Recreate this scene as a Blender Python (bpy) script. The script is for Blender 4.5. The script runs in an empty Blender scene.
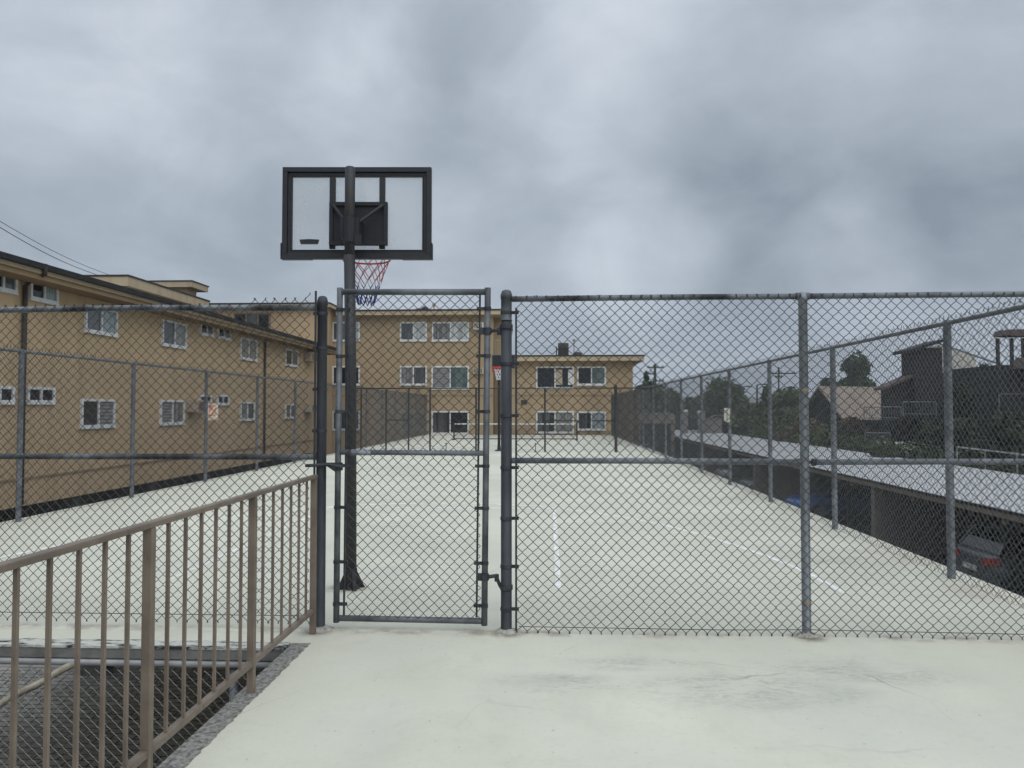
import bpy, bmesh, math, random
from mathutils import Vector, Matrix
random.seed(7)
SC = bpy.context.scene
COL = SC.collection
R = math.radians
PI = math.pi

# ------------------------------------------------------------------ camera
F = 769.0; EYE = 1.58
YAW = math.atan(37 / F); PIT = math.atan(24.7 / F)
cd = bpy.data.cameras.new('camera'); cam = bpy.data.objects.new('camera', cd); COL.objects.link(cam)
cam.location = (0, 0, EYE); cam.rotation_euler = (PI / 2 + PIT, 0, YAW)
cd.sensor_width = 36; cd.lens = F * 36 / 1024; cd.clip_start = 0.05; cd.clip_end = 9000
SC.camera = cam
_f = (-math.sin(YAW) * math.cos(PIT), math.cos(YAW) * math.cos(PIT), math.sin(PIT))
_r = (math.cos(YAW), math.sin(YAW), 0)
_u = (math.sin(YAW) * math.sin(PIT), -math.cos(YAW) * math.sin(PIT), math.cos(PIT))

def _ray(px, py):
    a = (px - 512) / F; b = (384 - py) / F
    return [_f[i] + a * _r[i] + b * _u[i] for i in range(3)]
def at_y(px, py, Y):          # sight line meets the upright plane y = Y  -> (x, z)
    d = _ray(px, py); t = Y / d[1]; return d[0] * t, EYE + d[2] * t
def at_x(px, py, X):          # sight line meets the upright plane x = X  -> (y, z)
    d = _ray(px, py); t = X / d[0]; return d[1] * t, EYE + d[2] * t

# ------------------------------------------------------------------ materials
def newmat(name):
    m = bpy.data.materials.new(name); m.use_nodes = True
    return m, m.node_tree.nodes, m.node_tree.links, m.node_tree.nodes['Principled BSDF']

def mat(name, c, rough=0.7, metal=0.0, c2=None, scale=4.0, detail=6.0, lo=0.35, hi=0.65, bump=0.0, bscale=60.0,
        stretch=(1, 1, 1), spec=0.4, bdist=0.01):
    m, N, L, b = newmat(name)
    b.inputs['Roughness'].default_value = rough; b.inputs['Metallic'].default_value = metal
    b.inputs['Specular IOR Level'].default_value = spec
    tc = N.new('ShaderNodeTexCoord'); mp = N.new('ShaderNodeMapping'); mp.inputs['Scale'].default_value = stretch
    L.new(tc.outputs['Object'], mp.inputs['Vector'])
    if c2 is None: c2 = tuple(v * 0.78 for v in c)
    n = N.new('ShaderNodeTexNoise'); n.inputs['Scale'].default_value = scale; n.inputs['Detail'].default_value = detail
    n.inputs['Roughness'].default_value = 0.62
    L.new(mp.outputs['Vector'], n.inputs['Vector'])
    r = N.new('ShaderNodeValToRGB'); r.color_ramp.elements[0].position = lo; r.color_ramp.elements[1].position = hi
    r.color_ramp.elements[0].color = (*c2, 1); r.color_ramp.elements[1].color = (*c, 1)
    L.new(n.outputs['Fac'], r.inputs['Fac']); L.new(r.outputs['Color'], b.inputs['Base Color'])
    if bump:
        n2 = N.new('ShaderNodeTexNoise'); n2.inputs['Scale'].default_value = bscale; n2.inputs['Detail'].default_value = 4
        L.new(tc.outputs['Object'], n2.inputs['Vector'])
        bp = N.new('ShaderNodeBump'); bp.inputs['Strength'].default_value = bump; bp.inputs['Distance'].default_value = bdist
        L.new(n2.outputs['Fac'], bp.inputs['Height']); L.new(bp.outputs['Normal'], b.inputs['Normal'])
    return m

def mixc(N, L, fac, a, bcol, mode='MIX'):
    x = N.new('ShaderNodeMix'); x.data_type = 'RGBA'; x.blend_type = mode
    for sock, v in ((x.inputs['Factor'], fac), (x.inputs['A'], a), (x.inputs['B'], bcol)):
        if hasattr(v, 'links') or hasattr(v, 'is_linked'): L.new(v, sock)
        elif isinstance(v, tuple): sock.default_value = (*v, 1) if len(v) == 3 else v
        else: sock.default_value = v
    return x.outputs['Result']

def noise(N, L, vec, scale, detail=5, rough=0.6, dist=0.0):
    n = N.new('ShaderNodeTexNoise'); n.inputs['Scale'].default_value = scale; n.inputs['Detail'].default_value = detail
    n.inputs['Roughness'].default_value = rough; n.inputs['Distortion'].default_value = dist
    if vec is not None: L.new(vec, n.inputs['Vector'])
    return n.outputs['Fac']

def ramp(N, L, fac, p0, p1, v0=0.0, v1=1.0):
    m = N.new('ShaderNodeMapRange'); m.inputs['From Min'].default_value = p0; m.inputs['From Max'].default_value = p1
    m.inputs['To Min'].default_value = v0; m.inputs['To Max'].default_value = v1; m.interpolation_type = 'SMOOTHSTEP'
    L.new(fac, m.inputs['Value']); return m.outputs['Result']

def mth(N, L, op, a, b=None):
    m = N.new('ShaderNodeMath'); m.operation = op
    for i, v in enumerate((a, b)):
        if v is None: continue
        if hasattr(v, 'is_linked'): L.new(v, m.inputs[i])
        else: m.inputs[i].default_value = v
    return m.outputs[0]

def deck_paint(name, c):
    m, N, L, b = newmat(name)
    tc = N.new('ShaderNodeTexCoord'); P = tc.outputs['Object']
    col = mixc(N, L, ramp(N, L, noise(N, L, P, .35, 6), .3, .7), tuple(v * .90 for v in c), tuple(min(1, v * 1.08) for v in c))
    col = mixc(N, L, ramp(N, L, noise(N, L, P, 1.1, 9, .72, .6), .46, .72, 0, .55), col, tuple(v * .80 for v in c))
    col = mixc(N, L, ramp(N, L, noise(N, L, P, .8, 5, .6, .8), .45, .75, 0, .6), col, (c[0] * .90, c[1] * .92, c[2] * .97))
    col = mixc(N, L, ramp(N, L, noise(N, L, P, 5, 8, .72), .52, .78, 0, .35), col, tuple(v * .72 for v in c))
    col = mixc(N, L, ramp(N, L, noise(N, L, P, 26, 5, .7), .50, .72, 0, .25), col, tuple(v * .7 for v in c))
    # grey worn patches, kept to a band in front of the fence
    sep = N.new('ShaderNodeSeparateXYZ'); L.new(P, sep.inputs[0])
    def blob(cx, cy, rx, ry, s=1.0):
        ax = mth(N, L, 'DIVIDE', mth(N, L, 'SUBTRACT', sep.outputs[0], cx), rx)
        ay = mth(N, L, 'DIVIDE', mth(N, L, 'SUBTRACT', sep.outputs[1], cy), ry)
        d = mth(N, L, 'SQRT', mth(N, L, 'ADD', mth(N, L, 'MULTIPLY', ax, ax), mth(N, L, 'MULTIPLY', ay, ay)))
        return ramp(N, L, d, 0.1, 1.0, s, 0)
    bl = mth(N, L, 'MAXIMUM', blob(1.15, 4.45, .95, .42), blob(1.75, 4.75, 1.0, .35, .8))
    bl = mth(N, L, 'MAXIMUM', bl, blob(.55, 4.85, .8, .2, .7))
    bl = mth(N, L, 'MAXIMUM', bl, blob(.05, 4.5, .55, .24, .9))
    bl = mth(N, L, 'MAXIMUM', bl, blob(2.9, 8.3, .9, 1.4, .55))
    mp = N.new('ShaderNodeMapping'); mp.inputs['Scale'].default_value = (1.0, 2.2, 1); mp.inputs['Rotation'].default_value = (0, 0, R(24))
    L.new(P, mp.inputs['Vector'])
    wear = mth(N, L, 'MULTIPLY', ramp(N, L, noise(N, L, mp.outputs[0], 2.2, 10, .7, .6), .40, .62), ramp(N, L, noise(N, L, mp.outputs[0], 17, 9, .72, .4), .40, .60))
    col = mixc(N, L, mth(N, L, 'MULTIPLY', mth(N, L, 'MULTIPLY', wear, bl), .8), col, (.25, .25, .225))
    dirt_shade = mth(N, L, 'MULTIPLY', ramp(N, L, mth(N, L, 'ABSOLUTE', mth(N, L, 'SUBTRACT', sep.outputs[1], 5.47)), 0, .13, 1, 0), ramp(N, L, noise(N, L, P, 4.5, 8, .7), .42, .66))
    col = mixc(N, L, mth(N, L, 'MULTIPLY', dirt_shade, .8), col, (.24, .20, .15))  # dirt along the fence foot, deepened to paint in contact shade
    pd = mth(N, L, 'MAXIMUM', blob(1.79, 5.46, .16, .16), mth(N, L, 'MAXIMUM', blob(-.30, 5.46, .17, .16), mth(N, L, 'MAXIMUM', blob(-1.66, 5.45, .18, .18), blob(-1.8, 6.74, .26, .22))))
    col = mixc(N, L, mth(N, L, 'MULTIPLY', mth(N, L, 'MULTIPLY', pd, ramp(N, L, noise(N, L, P, 11, 6), .25, .55)), .9), col, (.13, .11, .085))  # dirt rings at the posts, darkened further as painted contact shade
    smudge = mth(N, L, 'MULTIPLY', bl, ramp(N, L, noise(N, L, mp.outputs[0], 1.4, 6, .65, .8), .38, .62, .1, .5))
    col = mixc(N, L, smudge, col, (.36, .36, .325))
    fl_ = mth(N, L, 'MULTIPLY', bl, ramp(N, L, noise(N, L, mp.outputs[0], 9, 12, .8, 1.2), .60, .66, 0, .75))
    col = mixc(N, L, fl_, col, (.12, .12, .11))
    # thin hairline scratches and cracks
    v = N.new('ShaderNodeTexVoronoi'); v.feature = 'DISTANCE_TO_EDGE'; v.inputs['Scale'].default_value = 1.1
    wv = N.new('ShaderNodeMix'); wv.data_type = 'VECTOR'; wv.inputs['Factor'].default_value = .12
    nn = N.new('ShaderNodeTexNoise'); nn.inputs['Scale'].default_value = 3; nn.inputs['Detail'].default_value = 8; L.new(P, nn.inputs['Vector'])
    L.new(P, wv.inputs['A']); L.new(nn.outputs['Color'], wv.inputs['B']); L.new(wv.outputs['Result'], v.inputs['Vector'])
    ck = mth(N, L, 'MULTIPLY', ramp(N, L, v.outputs['Distance'], 0, .012, 1, 0), ramp(N, L, noise(N, L, P, .9, 3), .5, .62))
    col = mixc(N, L, mth(N, L, 'MULTIPLY', ck, mth(N, L, 'ADD', mth(N, L, 'MULTIPLY', bl, .6), .16)), col, (.12, .12, .11))
    # fine specks of grit
    sp = ramp(N, L, noise(N, L, P, 34, 2, .5), .70, .75, 0, .6)
    col = mixc(N, L, sp, col, (.25, .24, .2))
    # faint roller bands
    w = N.new('ShaderNodeTexWave'); w.bands_direction = 'X'; w.inputs['Scale'].default_value = .55; w.inputs['Distortion'].default_value = 3; w.inputs['Detail'].default_value = 4
    L.new(P, w.inputs['Vector'])
    col = mixc(N, L, mth(N, L, 'MULTIPLY', w.outputs['Fac'], .10), col, tuple(v * .82 for v in c))
    # red-brown rust tint near the right edge
    ed = mth(N, L, 'MULTIPLY', ramp(N, L, sep.outputs[0], 2.6, 3.9), ramp(N, L, noise(N, L, P, .9, 6), .4, .7, 0, .5))
    col = mixc(N, L, ed, col, (.40, .34, .28))
    L.new(col, b.inputs['Base Color'])
    b.inputs['Roughness'].default_value = .75; b.inputs['Specular IOR Level'].default_value = .3
    bp = N.new('ShaderNodeBump'); bp.inputs['Strength'].default_value = .35; bp.inputs['Distance'].default_value = .004
    L.new(noise(N, L, P, 55, 6, .65), bp.inputs['Height']); L.new(bp.outputs['Normal'], b.inputs['Normal'])
    return m

def stucco(name, c):
    m, N, L, b = newmat(name)
    tc = N.new('ShaderNodeTexCoord'); P = tc.outputs['Object']
    col = mixc(N, L, ramp(N, L, noise(N, L, P, .25, 6), .3, .7), tuple(v * .90 for v in c), tuple(v * 1.05 for v in c))
    mp = N.new('ShaderNodeMapping'); mp.inputs['Scale'].default_value = (1.6, 1.6, .12); L.new(P, mp.inputs['Vector'])
    col = mixc(N, L, ramp(N, L, noise(N, L, mp.outputs[0], .9, 7), .48, .74, 0, .6), col, tuple(v * .62 for v in c))
    col = mixc(N, L, ramp(N, L, noise(N, L, P, .5, 8, .7, 1.0), .52, .72, 0, .4), col, tuple(v * .78 for v in c))
    col = mixc(N, L, ramp(N, L, noise(N, L, P, 7, 4), .35, .7, 0, .18), col, tuple(v * .7 for v in c))
    L.new(col, b.inputs['Base Color']); b.inputs['Roughness'].default_value = .9; b.inputs['Specular IOR Level'].default_value = .2
    bp = N.new('ShaderNodeBump'); bp.inputs['Strength'].default_value = .4; bp.inputs['Distance'].default_value = .01
    L.new(noise(N, L, P, 22, 5), bp.inputs['Height']); L.new(bp.outputs['Normal'], b.inputs['Normal'])
    return m

def pavers(name, c, joint):
    m, N, L, b = newmat(name)
    tc = N.new('ShaderNodeTexCoord'); P = tc.outputs['Object']
    br = N.new('ShaderNodeTexBrick'); br.inputs['Scale'].default_value = 1; br.inputs['Brick Width'].default_value = .3; br.inputs['Row Height'].default_value = .15
    br.inputs['Mortar Size'].default_value = .012; br.inputs['Color1'].default_value = (*c, 1); br.inputs['Color2'].default_value = (*[v * .75 for v in c], 1)
    br.inputs['Mortar'].default_value = (*joint, 1); L.new(P, br.inputs['Vector'])
    col = mixc(N, L, ramp(N, L, noise(N, L, P, 1.2, 7), .4, .7, 0, .5), br.outputs['Color'], tuple(v * .5 for v in c))
    L.new(col, b.inputs['Base Color']); b.inputs['Roughness'].default_value = .9
    return m

def glass(name, c, rough=.06, spec=.7):
    m, N, L, b = newmat(name)
    tc = N.new('ShaderNodeTexCoord')
    mp = N.new('ShaderNodeMapping'); mp.inputs['Scale'].default_value = (6, 6, .4); L.new(tc.outputs['Object'], mp.inputs['Vector'])
    col = mixc(N, L, ramp(N, L, noise(N, L, mp.outputs[0], 1, 3), .35, .65), tuple(v * .6 for v in c), c)
    L.new(col, b.inputs['Base Color']); b.inputs['Roughness'].default_value = rough; b.inputs['Specular IOR Level'].default_value = spec
    return m

def siding(name, c, horiz=True, w=.2):
    m, N, L, b = newmat(name)
    tc = N.new('ShaderNodeTexCoord'); P = tc.outputs['Object']
    wv = N.new('ShaderNodeTexWave'); wv.wave_profile = 'SAW'; wv.bands_direction = 'Z' if horiz else 'X'
    wv.inputs['Scale'].default_value = PI / 10 / w; L.new(P, wv.inputs['Vector'])
    col = mixc(N, L, ramp(N, L, noise(N, L, P, 1.1, 6), .3, .7), tuple(v * .7 for v in c), c)
    col = mixc(N, L, ramp(N, L, wv.outputs['Fac'], 0, .08, .6, 0), col, tuple(v * .3 for v in c))
    L.new(col, b.inputs['Base Color']); b.inputs['Roughness'].default_value = .8
    bp = N.new('ShaderNodeBump'); bp.inputs['Strength'].default_value = .5; bp.inputs['Distance'].default_value = .02
    L.new(wv.outputs['Fac'], bp.inputs['Height']); L.new(bp.outputs['Normal'], b.inputs['Normal'])
    return m

def leafmat(name, c1, c2):
    m, N, L, b = newmat(name)
    g = N.new('ShaderNodeNewGeometry'); tc = N.new('ShaderNodeTexCoord')
    col = mixc(N, L, g.outputs['Random Per Island'], c1, c2)
    col = mixc(N, L, ramp(N, L, noise(N, L, tc.outputs['Object'], .7, 3), .35, .65), col, tuple(v * .55 for v in c1))
    L.new(col, b.inputs['Base Color']); b.inputs['Roughness'].default_value = .7; b.inputs['Specular IOR Level'].default_value = .25
    return m

M = {}
M['deck'] = deck_paint('deck_paint_walk', (.62, .625, .52))
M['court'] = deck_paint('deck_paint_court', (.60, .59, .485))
M['line'] = mat('court_line_paint', (.80, .80, .775), .7, c2=(.57, .562, .465), scale=7, lo=.36, hi=.56)
M['concrete'] = mat('rough_concrete', (.30, .29, .26), .95, c2=(.07, .067, .06), scale=38, detail=12, lo=.34, hi=.60, bump=.8, bscale=25, bdist=.02)
M['footing'] = mat('footing_mortar', (.42, .41, .36), .95, c2=(.20, .18, .15), scale=18, detail=8, lo=.35, hi=.6, bump=.6, bscale=40)
M['flaked'] = mat('flaked_edge', (.50, .51, .46), .95, c2=(.03, .03, .028), scale=9, detail=10, lo=.40, hi=.52, bump=.8, bscale=25, bdist=.02, stretch=(.6, 1.6, 1))
M['slabside'] = mat('slab_side', (.20, .20, .185), .95, c2=(.12, .12, .11), scale=5, bump=.4, bscale=30)
M['galv'] = mat('galvanised_pipe', (.21, .228, .242), .55, .35, c2=(.09, .10, .11), scale=5, detail=8, lo=.35, hi=.68, bump=.15, bscale=90, stretch=(1, 1, 1))
M['galvlight'] = mat('galvanised_light', (.36, .395, .43), .5, .3, c2=(.20, .222, .245), scale=6, detail=8, lo=.3, hi=.65)
M['galvmid'] = mat('galvanised_mid', (.25, .275, .295), .5, .3, c2=(.14, .155, .17), scale=3, detail=8, lo=.38, hi=.62, stretch=(1, 1, .5))
M['galvrail'] = mat('galvanised_rail', (.19, .208, .222), .55, .3, c2=(.028, .031, .035), scale=2.2, detail=9, lo=.42, hi=.56)
M['pale_pipe'] = mat('pale_pipe', (.36, .37, .37), .5, .1, c2=(.22, .225, .23), scale=5)
M['darkpost'] = mat('weathered_dark_post', (.055, .062, .072), .6, .15, c2=(.022, .025, .03), scale=7, detail=9, lo=.35, hi=.62, stretch=(1, 1, .25), bump=.2, bscale=60)
M['gatepipe'] = mat('gate_pipe', (.165, .18, .192), .55, .3, c2=(.06, .066, .073), scale=4, detail=8, lo=.36, hi=.64)
M['clamp'] = mat('clamp_steel', (.06, .066, .075), .6, .3, c2=(.025, .028, .032), scale=20)
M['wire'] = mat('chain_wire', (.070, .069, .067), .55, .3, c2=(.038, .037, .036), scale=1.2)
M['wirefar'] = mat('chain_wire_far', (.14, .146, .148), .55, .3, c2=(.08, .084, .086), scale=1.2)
M['wirelit'] = mat('chain_wire_lit', (.30, .31, .31), .45, .4, c2=(.16, .165, .17), scale=1.2)  # wire colour with the light on its lit side painted in
M['brown_iron'] = mat('brown_painted_iron', (.195, .155, .118), .55, 0, c2=(.135, .105, .08), scale=5, detail=8, bump=.15, bscale=80)
def chipped(name, c, c2, rust):
    m, N, L, b = newmat(name); tc = N.new('ShaderNodeTexCoord'); P = tc.outputs['Object']
    col = mixc(N, L, ramp(N, L, noise(N, L, P, 5, 8), .35, .65), c2, c)
    mp = N.new('ShaderNodeMapping'); mp.inputs['Scale'].default_value = (1, 1, .35); L.new(P, mp.inputs['Vector'])
    ch = ramp(N, L, noise(N, L, mp.outputs[0], 42, 6, .7), .64, .68, 0, .85)
    col = mixc(N, L, ch, col, rust)
    col = mixc(N, L, ramp(N, L, noise(N, L, mp.outputs[0], 9, 6, .7), .58, .72, 0, .4), col, tuple(v * 1.5 for v in c))
    L.new(col, b.inputs['Base Color']); L.new(ramp(N, L, ch, 0, 1, .5, .9), b.inputs['Roughness'])
    bp = N.new('ShaderNodeBump'); bp.inputs['Strength'].default_value = .3; bp.inputs['Distance'].default_value = .002
    L.new(noise(N, L, P, 70, 5), bp.inputs['Height']); L.new(bp.outputs['Normal'], b.inputs['Normal'])
    return m
M['brown_iron'] = chipped('chipped_brown_iron', (.195, .155, .118), (.135, .105, .08), (.07, .045, .03))
M['bark_pole'] = mat('peeling_pole', (.34, .31, .24), .9, c2=(.15, .13, .10), scale=9, detail=8, lo=.4, hi=.6, bump=.5, bscale=30)
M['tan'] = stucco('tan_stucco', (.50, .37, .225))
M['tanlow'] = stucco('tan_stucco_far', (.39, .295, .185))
M['trim'] = stucco('cream_trim', (.48, .39, .26))
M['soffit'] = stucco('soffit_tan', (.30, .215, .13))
M['fascia_dirty'] = stucco('stained_fascia', (.36, .29, .195))
M['gutter'] = mat('dark_gutter', (.030, .030, .032), .6, c2=(.018, .018, .02), scale=3)
M['roof'] = mat('flat_roof', (.22, .21, .20), .9, scale=1)
M['pipe_brown'] = mat('brown_downspout', (.060, .050, .043), .6, c2=(.035, .03, .026), scale=3)
M['winframe'] = mat('white_window_frame', (.72, .73, .72), .5, c2=(.55, .56, .55), scale=6)
M['winbrown'] = mat('brown_window_frame', (.20, .17, .14), .6, scale=6)
M['gdark'] = glass('dark_pane', (.016, .018, .022), spec=.5)
M['ggrey'] = glass('grey_pane', (.10, .11, .115), .12)
M['glight'] = glass('pale_blind_pane', (.50, .53, .52), .3, .4)
M['ggreen'] = glass('green_pane', (.09, .13, .12), .12)
def drape(name, c1, c2, axis='v', n=9.0):
    m, N, L, b = newmat(name); tc = N.new('ShaderNodeTexCoord'); P = tc.outputs['Object']
    if axis == 'v':
        mp = N.new('ShaderNodeMapping'); mp.inputs['Scale'].default_value = (n, n, .15); L.new(P, mp.inputs['Vector']); f = noise(N, L, mp.outputs[0], 1.6, 4, .6)
        f = ramp(N, L, f, .35, .65)
    else:
        w = N.new('ShaderNodeTexWave'); w.bands_direction = 'Z'; w.inputs['Scale'].default_value = n; L.new(P, w.inputs['Vector']); f = w.outputs['Fac']
    L.new(mixc(N, L, f, c1, c2), b.inputs['Base Color']); b.inputs['Roughness'].default_value = .14; b.inputs['Specular IOR Level'].default_value = .5
    return m
M['drape'] = drape('drape_behind_pane', (.10, .10, .095), (.26, .26, .25))
M['drapeblue'] = drape('blue_drape_behind_pane', (.16, .20, .21), (.30, .35, .36))
M['blinds'] = drape('blinds_behind_pane', (.12, .12, .12), (.27, .27, .26), 'h', 3.2)
M['half'] = drape('half_dark_pane', (.012, .013, .016), (.10, .105, .11), 'v', 3.0)
M['acbeige'] = mat('ac_case', (.46, .39, .30), .6, c2=(.36, .30, .23), scale=8)
M['acgrill'] = mat('ac_grille', (.08, .075, .07), .7, scale=12)
M['acwhite'] = mat('ac_pale', (.62, .60, .54), .6, scale=8)
M['blackplastic'] = mat('black_plastic', (.024, .026, .030), .55, c2=(.018, .02, .023), scale=8, bump=.1, bscale=120)
M['bracket'] = mat('dark_bracket', (.018, .020, .024), .6, scale=8)
M['hooppole'] = mat('hoop_pole', (.038, .040, .044), .55, .2, c2=(.055, .045, .036), scale=5, lo=.3, hi=.5)
M['rimred'] = mat('rim_red', (.42, .055, .04), .5, c2=(.28, .035, .03), scale=12)
M['white'] = mat('white_cord', (.75, .75, .75), .8, scale=6)
M['asphalt'] = mat('asphalt', (.058, .058, .056), .95, c2=(.036, .036, .035), scale=1.2, bump=.4, bscale=80)
M['pavers'] = pavers('dark_pavers', (.46, .45, .41), (.06, .058, .054))
M['ground'] = mat('dry_ground', (.10, .10, .065), .95, c2=(.06, .065, .04), scale=.2)
M['carproof'] = mat('white_roofing', (.40, .405, .405), .8, c2=(.33, .335, .335), scale=.8, detail=8, bump=.3, bscale=8, stretch=(.25, 2.0, 1))
M['woodfascia'] = mat('wood_fascia', (.27, .22, .165), .8, c2=(.19, .15, .11), scale=2, stretch=(1, .2, 1))
M['carpwall'] = stucco('carport_wall', (.23, .20, .165))
M['darkwall'] = stucco('carport_shade_dark', (.045, .043, .040))  # shade of the carport interior is put into this wall colour
M['shadefloor'] = mat('shade_dark_floor', (.035, .034, .033), .9, c2=(.018, .018, .017), scale=.8)  # shade under the carport roof is put into the floor colour
M['slatgrey'] = mat('grey_slats', (.165, .155, .145), .8, c2=(.12, .112, .105), scale=1, stretch=(3, 3, .2))
M['slatbrown'] = mat('brown_slats', (.20, .155, .12), .8, c2=(.14, .11, .085), scale=1, stretch=(3, 3, .2))
def screen(name, c, see=.4):
    m, N, L, b = newmat(name); b.inputs['Base Color'].default_value = (*c, 1); b.inputs['Roughness'].default_value = .9
    t = N.new('ShaderNodeBsdfTransparent'); mx = N.new('ShaderNodeMixShader'); mx.inputs[0].default_value = 1 - see
    L.new(t.outputs[0], mx.inputs[1]); L.new(b.outputs[0], mx.inputs[2]); L.new(mx.outputs[0], N['Material Output'].inputs['Surface']); return m
M['slatgrey'] = screen('grey_windscreen', (.27, .235, .195), .42); M['slatbrown'] = screen('brown_windscreen', (.30, .24, .185), .25)
M['greenpost'] = mat('dark_green_post', (.028, .032, .033), .5, scale=6)
M['netblack'] = mat('black_net', (.02, .02, .02), .8, scale=6)
M['whitetape'] = mat('white_tape', (.72, .73, .72), .7, scale=6)
M['darksiding'] = siding('dark_siding', (.020, .020, .022), False, .25)
M['brownsiding'] = siding('brown_siding', (.115, .068, .040), False, .25)
M['shingle'] = siding('tan_shingle', (.30, .245, .20), True, .14)
M['shingledark'] = siding('brown_shingle', (.13, .095, .085), True, .16)
M['whitestucco'] = stucco('pale_stucco', (.60, .58, .52))
M['railwhite'] = mat('grey_railing', (.17, .18, .19), .5, scale=4)
M['block'] = mat('grey_block', (.20, .19, .175), .9, scale=2, bump=.4, bscale=12)
M['cap'] = mat('pale_cap', (.60, .58, .54), .8, scale=4)
M['utilwood'] = mat('utility_wood', (.050, .042, .036), .9, scale=3, stretch=(2, 2, .2))
M['bark'] = mat('bark', (.07, .055, .04), .95, scale=3, stretch=(3, 3, .4), bump=.8, bscale=12, bdist=.03)
M['leafA'] = leafmat('leaf_dark', (.045, .075, .034), (.085, .12, .052))
M['leafB'] = leafmat('leaf_mid', (.060, .098, .036), (.11, .15, .060))
M['leafC'] = leafmat('leaf_olive', (.058, .070, .030), (.105, .112, .052))
M['leafE'] = leafmat('leaf_deep', (.030, .042, .022), (.058, .070, .036))
M['leafD'] = leafmat('leaf_dry', (.10, .066, .038), (.16, .108, .062))
M['hill'] = mat('hill_scrub', (.075, .085, .060), .95, c2=(.050, .058, .042), scale=.01)
M['cargrey'] = mat('car_grey', (.15, .168, .175), .28, .5, scale=2, spec=.6)
M['carsilver'] = mat('car_silver', (.35, .36, .37), .28, .5, scale=2, spec=.6)
M['carblue'] = mat('car_blue', (.03, .14, .45), .25, .2, scale=2, spec=.6)
M['cardark'] = mat('car_dark', (.03, .032, .036), .25, .2, scale=2, spec=.6)
M['carglass'] = glass('car_glass', (.012, .014, .016))
M['tyre'] = mat('tyre_rubber', (.015, .015, .015), .9, scale=6)
M['alloy'] = mat('alloy_rim', (.45, .46, .47), .35, .7, scale=6)
M['taillens'] = mat('tail_lens', (.42, .035, .028), .3, scale=10, spec=.7)
M['headlens'] = mat('head_lens', (.6, .62, .65), .15, scale=10, spec=.7)
M['signorange'] = mat('sign_orange', (.50, .22, .13), .6, c2=(.44, .18, .10), scale=12)
M['signpeach'] = mat('sign_peach', (.66, .42, .28), .6, scale=12)
M['signwhite'] = mat('sign_white', (.72, .68, .60), .6, scale=8)
M['signgrey'] = mat('sign_marks', (.22, .20, .20), .6, scale=8)

def acrylic():
    m, N, L, b = newmat('clear_acrylic')
    out = N['Material Output']
    t = N.new('ShaderNodeBsdfTransparent'); t.inputs[0].default_value = (.93, .94, .95, 1)
    d = N.new('ShaderNodeBsdfTranslucent'); d.inputs[0].default_value = (.9, .92, .92, 1)
    d2 = N.new('ShaderNodeBsdfDiffuse'); d2.inputs[0].default_value = (.8, .82, .82, 1)
    mx0 = N.new('ShaderNodeMixShader'); mx0.inputs[0].default_value = .4; L.new(d.outputs[0], mx0.inputs[1]); L.new(d2.outputs[0], mx0.inputs[2])
    tc = N.new('ShaderNodeTexCoord')
    f = ramp(N, L, noise(N, L, tc.outputs['Object'], 2, 6), .3, .7, .22, .30)
    mx = N.new('ShaderNodeMixShader'); L.new(f, mx.inputs[0]); L.new(t.outputs[0], mx.inputs[1]); L.new(mx0.outputs[0], mx.inputs[2])
    g = N.new('ShaderNodeBsdfGlossy'); g.inputs['Roughness'].default_value = .1
    mx2 = N.new('ShaderNodeMixShader'); mx2.inputs[0].default_value = .05; L.new(mx.outputs[0], mx2.inputs[1]); L.new(g.outputs[0], mx2.inputs[2])
    L.new(mx2.outputs[0], out.inputs['Surface'])
    return m
M['acrylic'] = acrylic()

def netmat():
    m, N, L, b = newmat('red_white_blue_net')
    tc = N.new('ShaderNodeTexCoord'); s = N.new('ShaderNodeSeparateXYZ'); L.new(tc.outputs['Object'], s.inputs[0])
    r = N.new('ShaderNodeValToRGB'); r.color_ramp.interpolation = 'CONSTANT'
    e = r.color_ramp.elements; e[0].position = 0; e[0].color = (.02, .045, .22, 1); e[1].position = .36; e[1].color = (.62, .60, .60, 1)
    k = e.new(.52); k.color = (.40, .11, .10, 1)
    L.new(ramp(N, L, s.outputs[2], -.44, 0), r.inputs[0]); L.new(r.outputs[0], b.inputs['Base Color']); b.inputs['Roughness'].default_value = .9
    return m
M['rwbnet'] = netmat()

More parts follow.
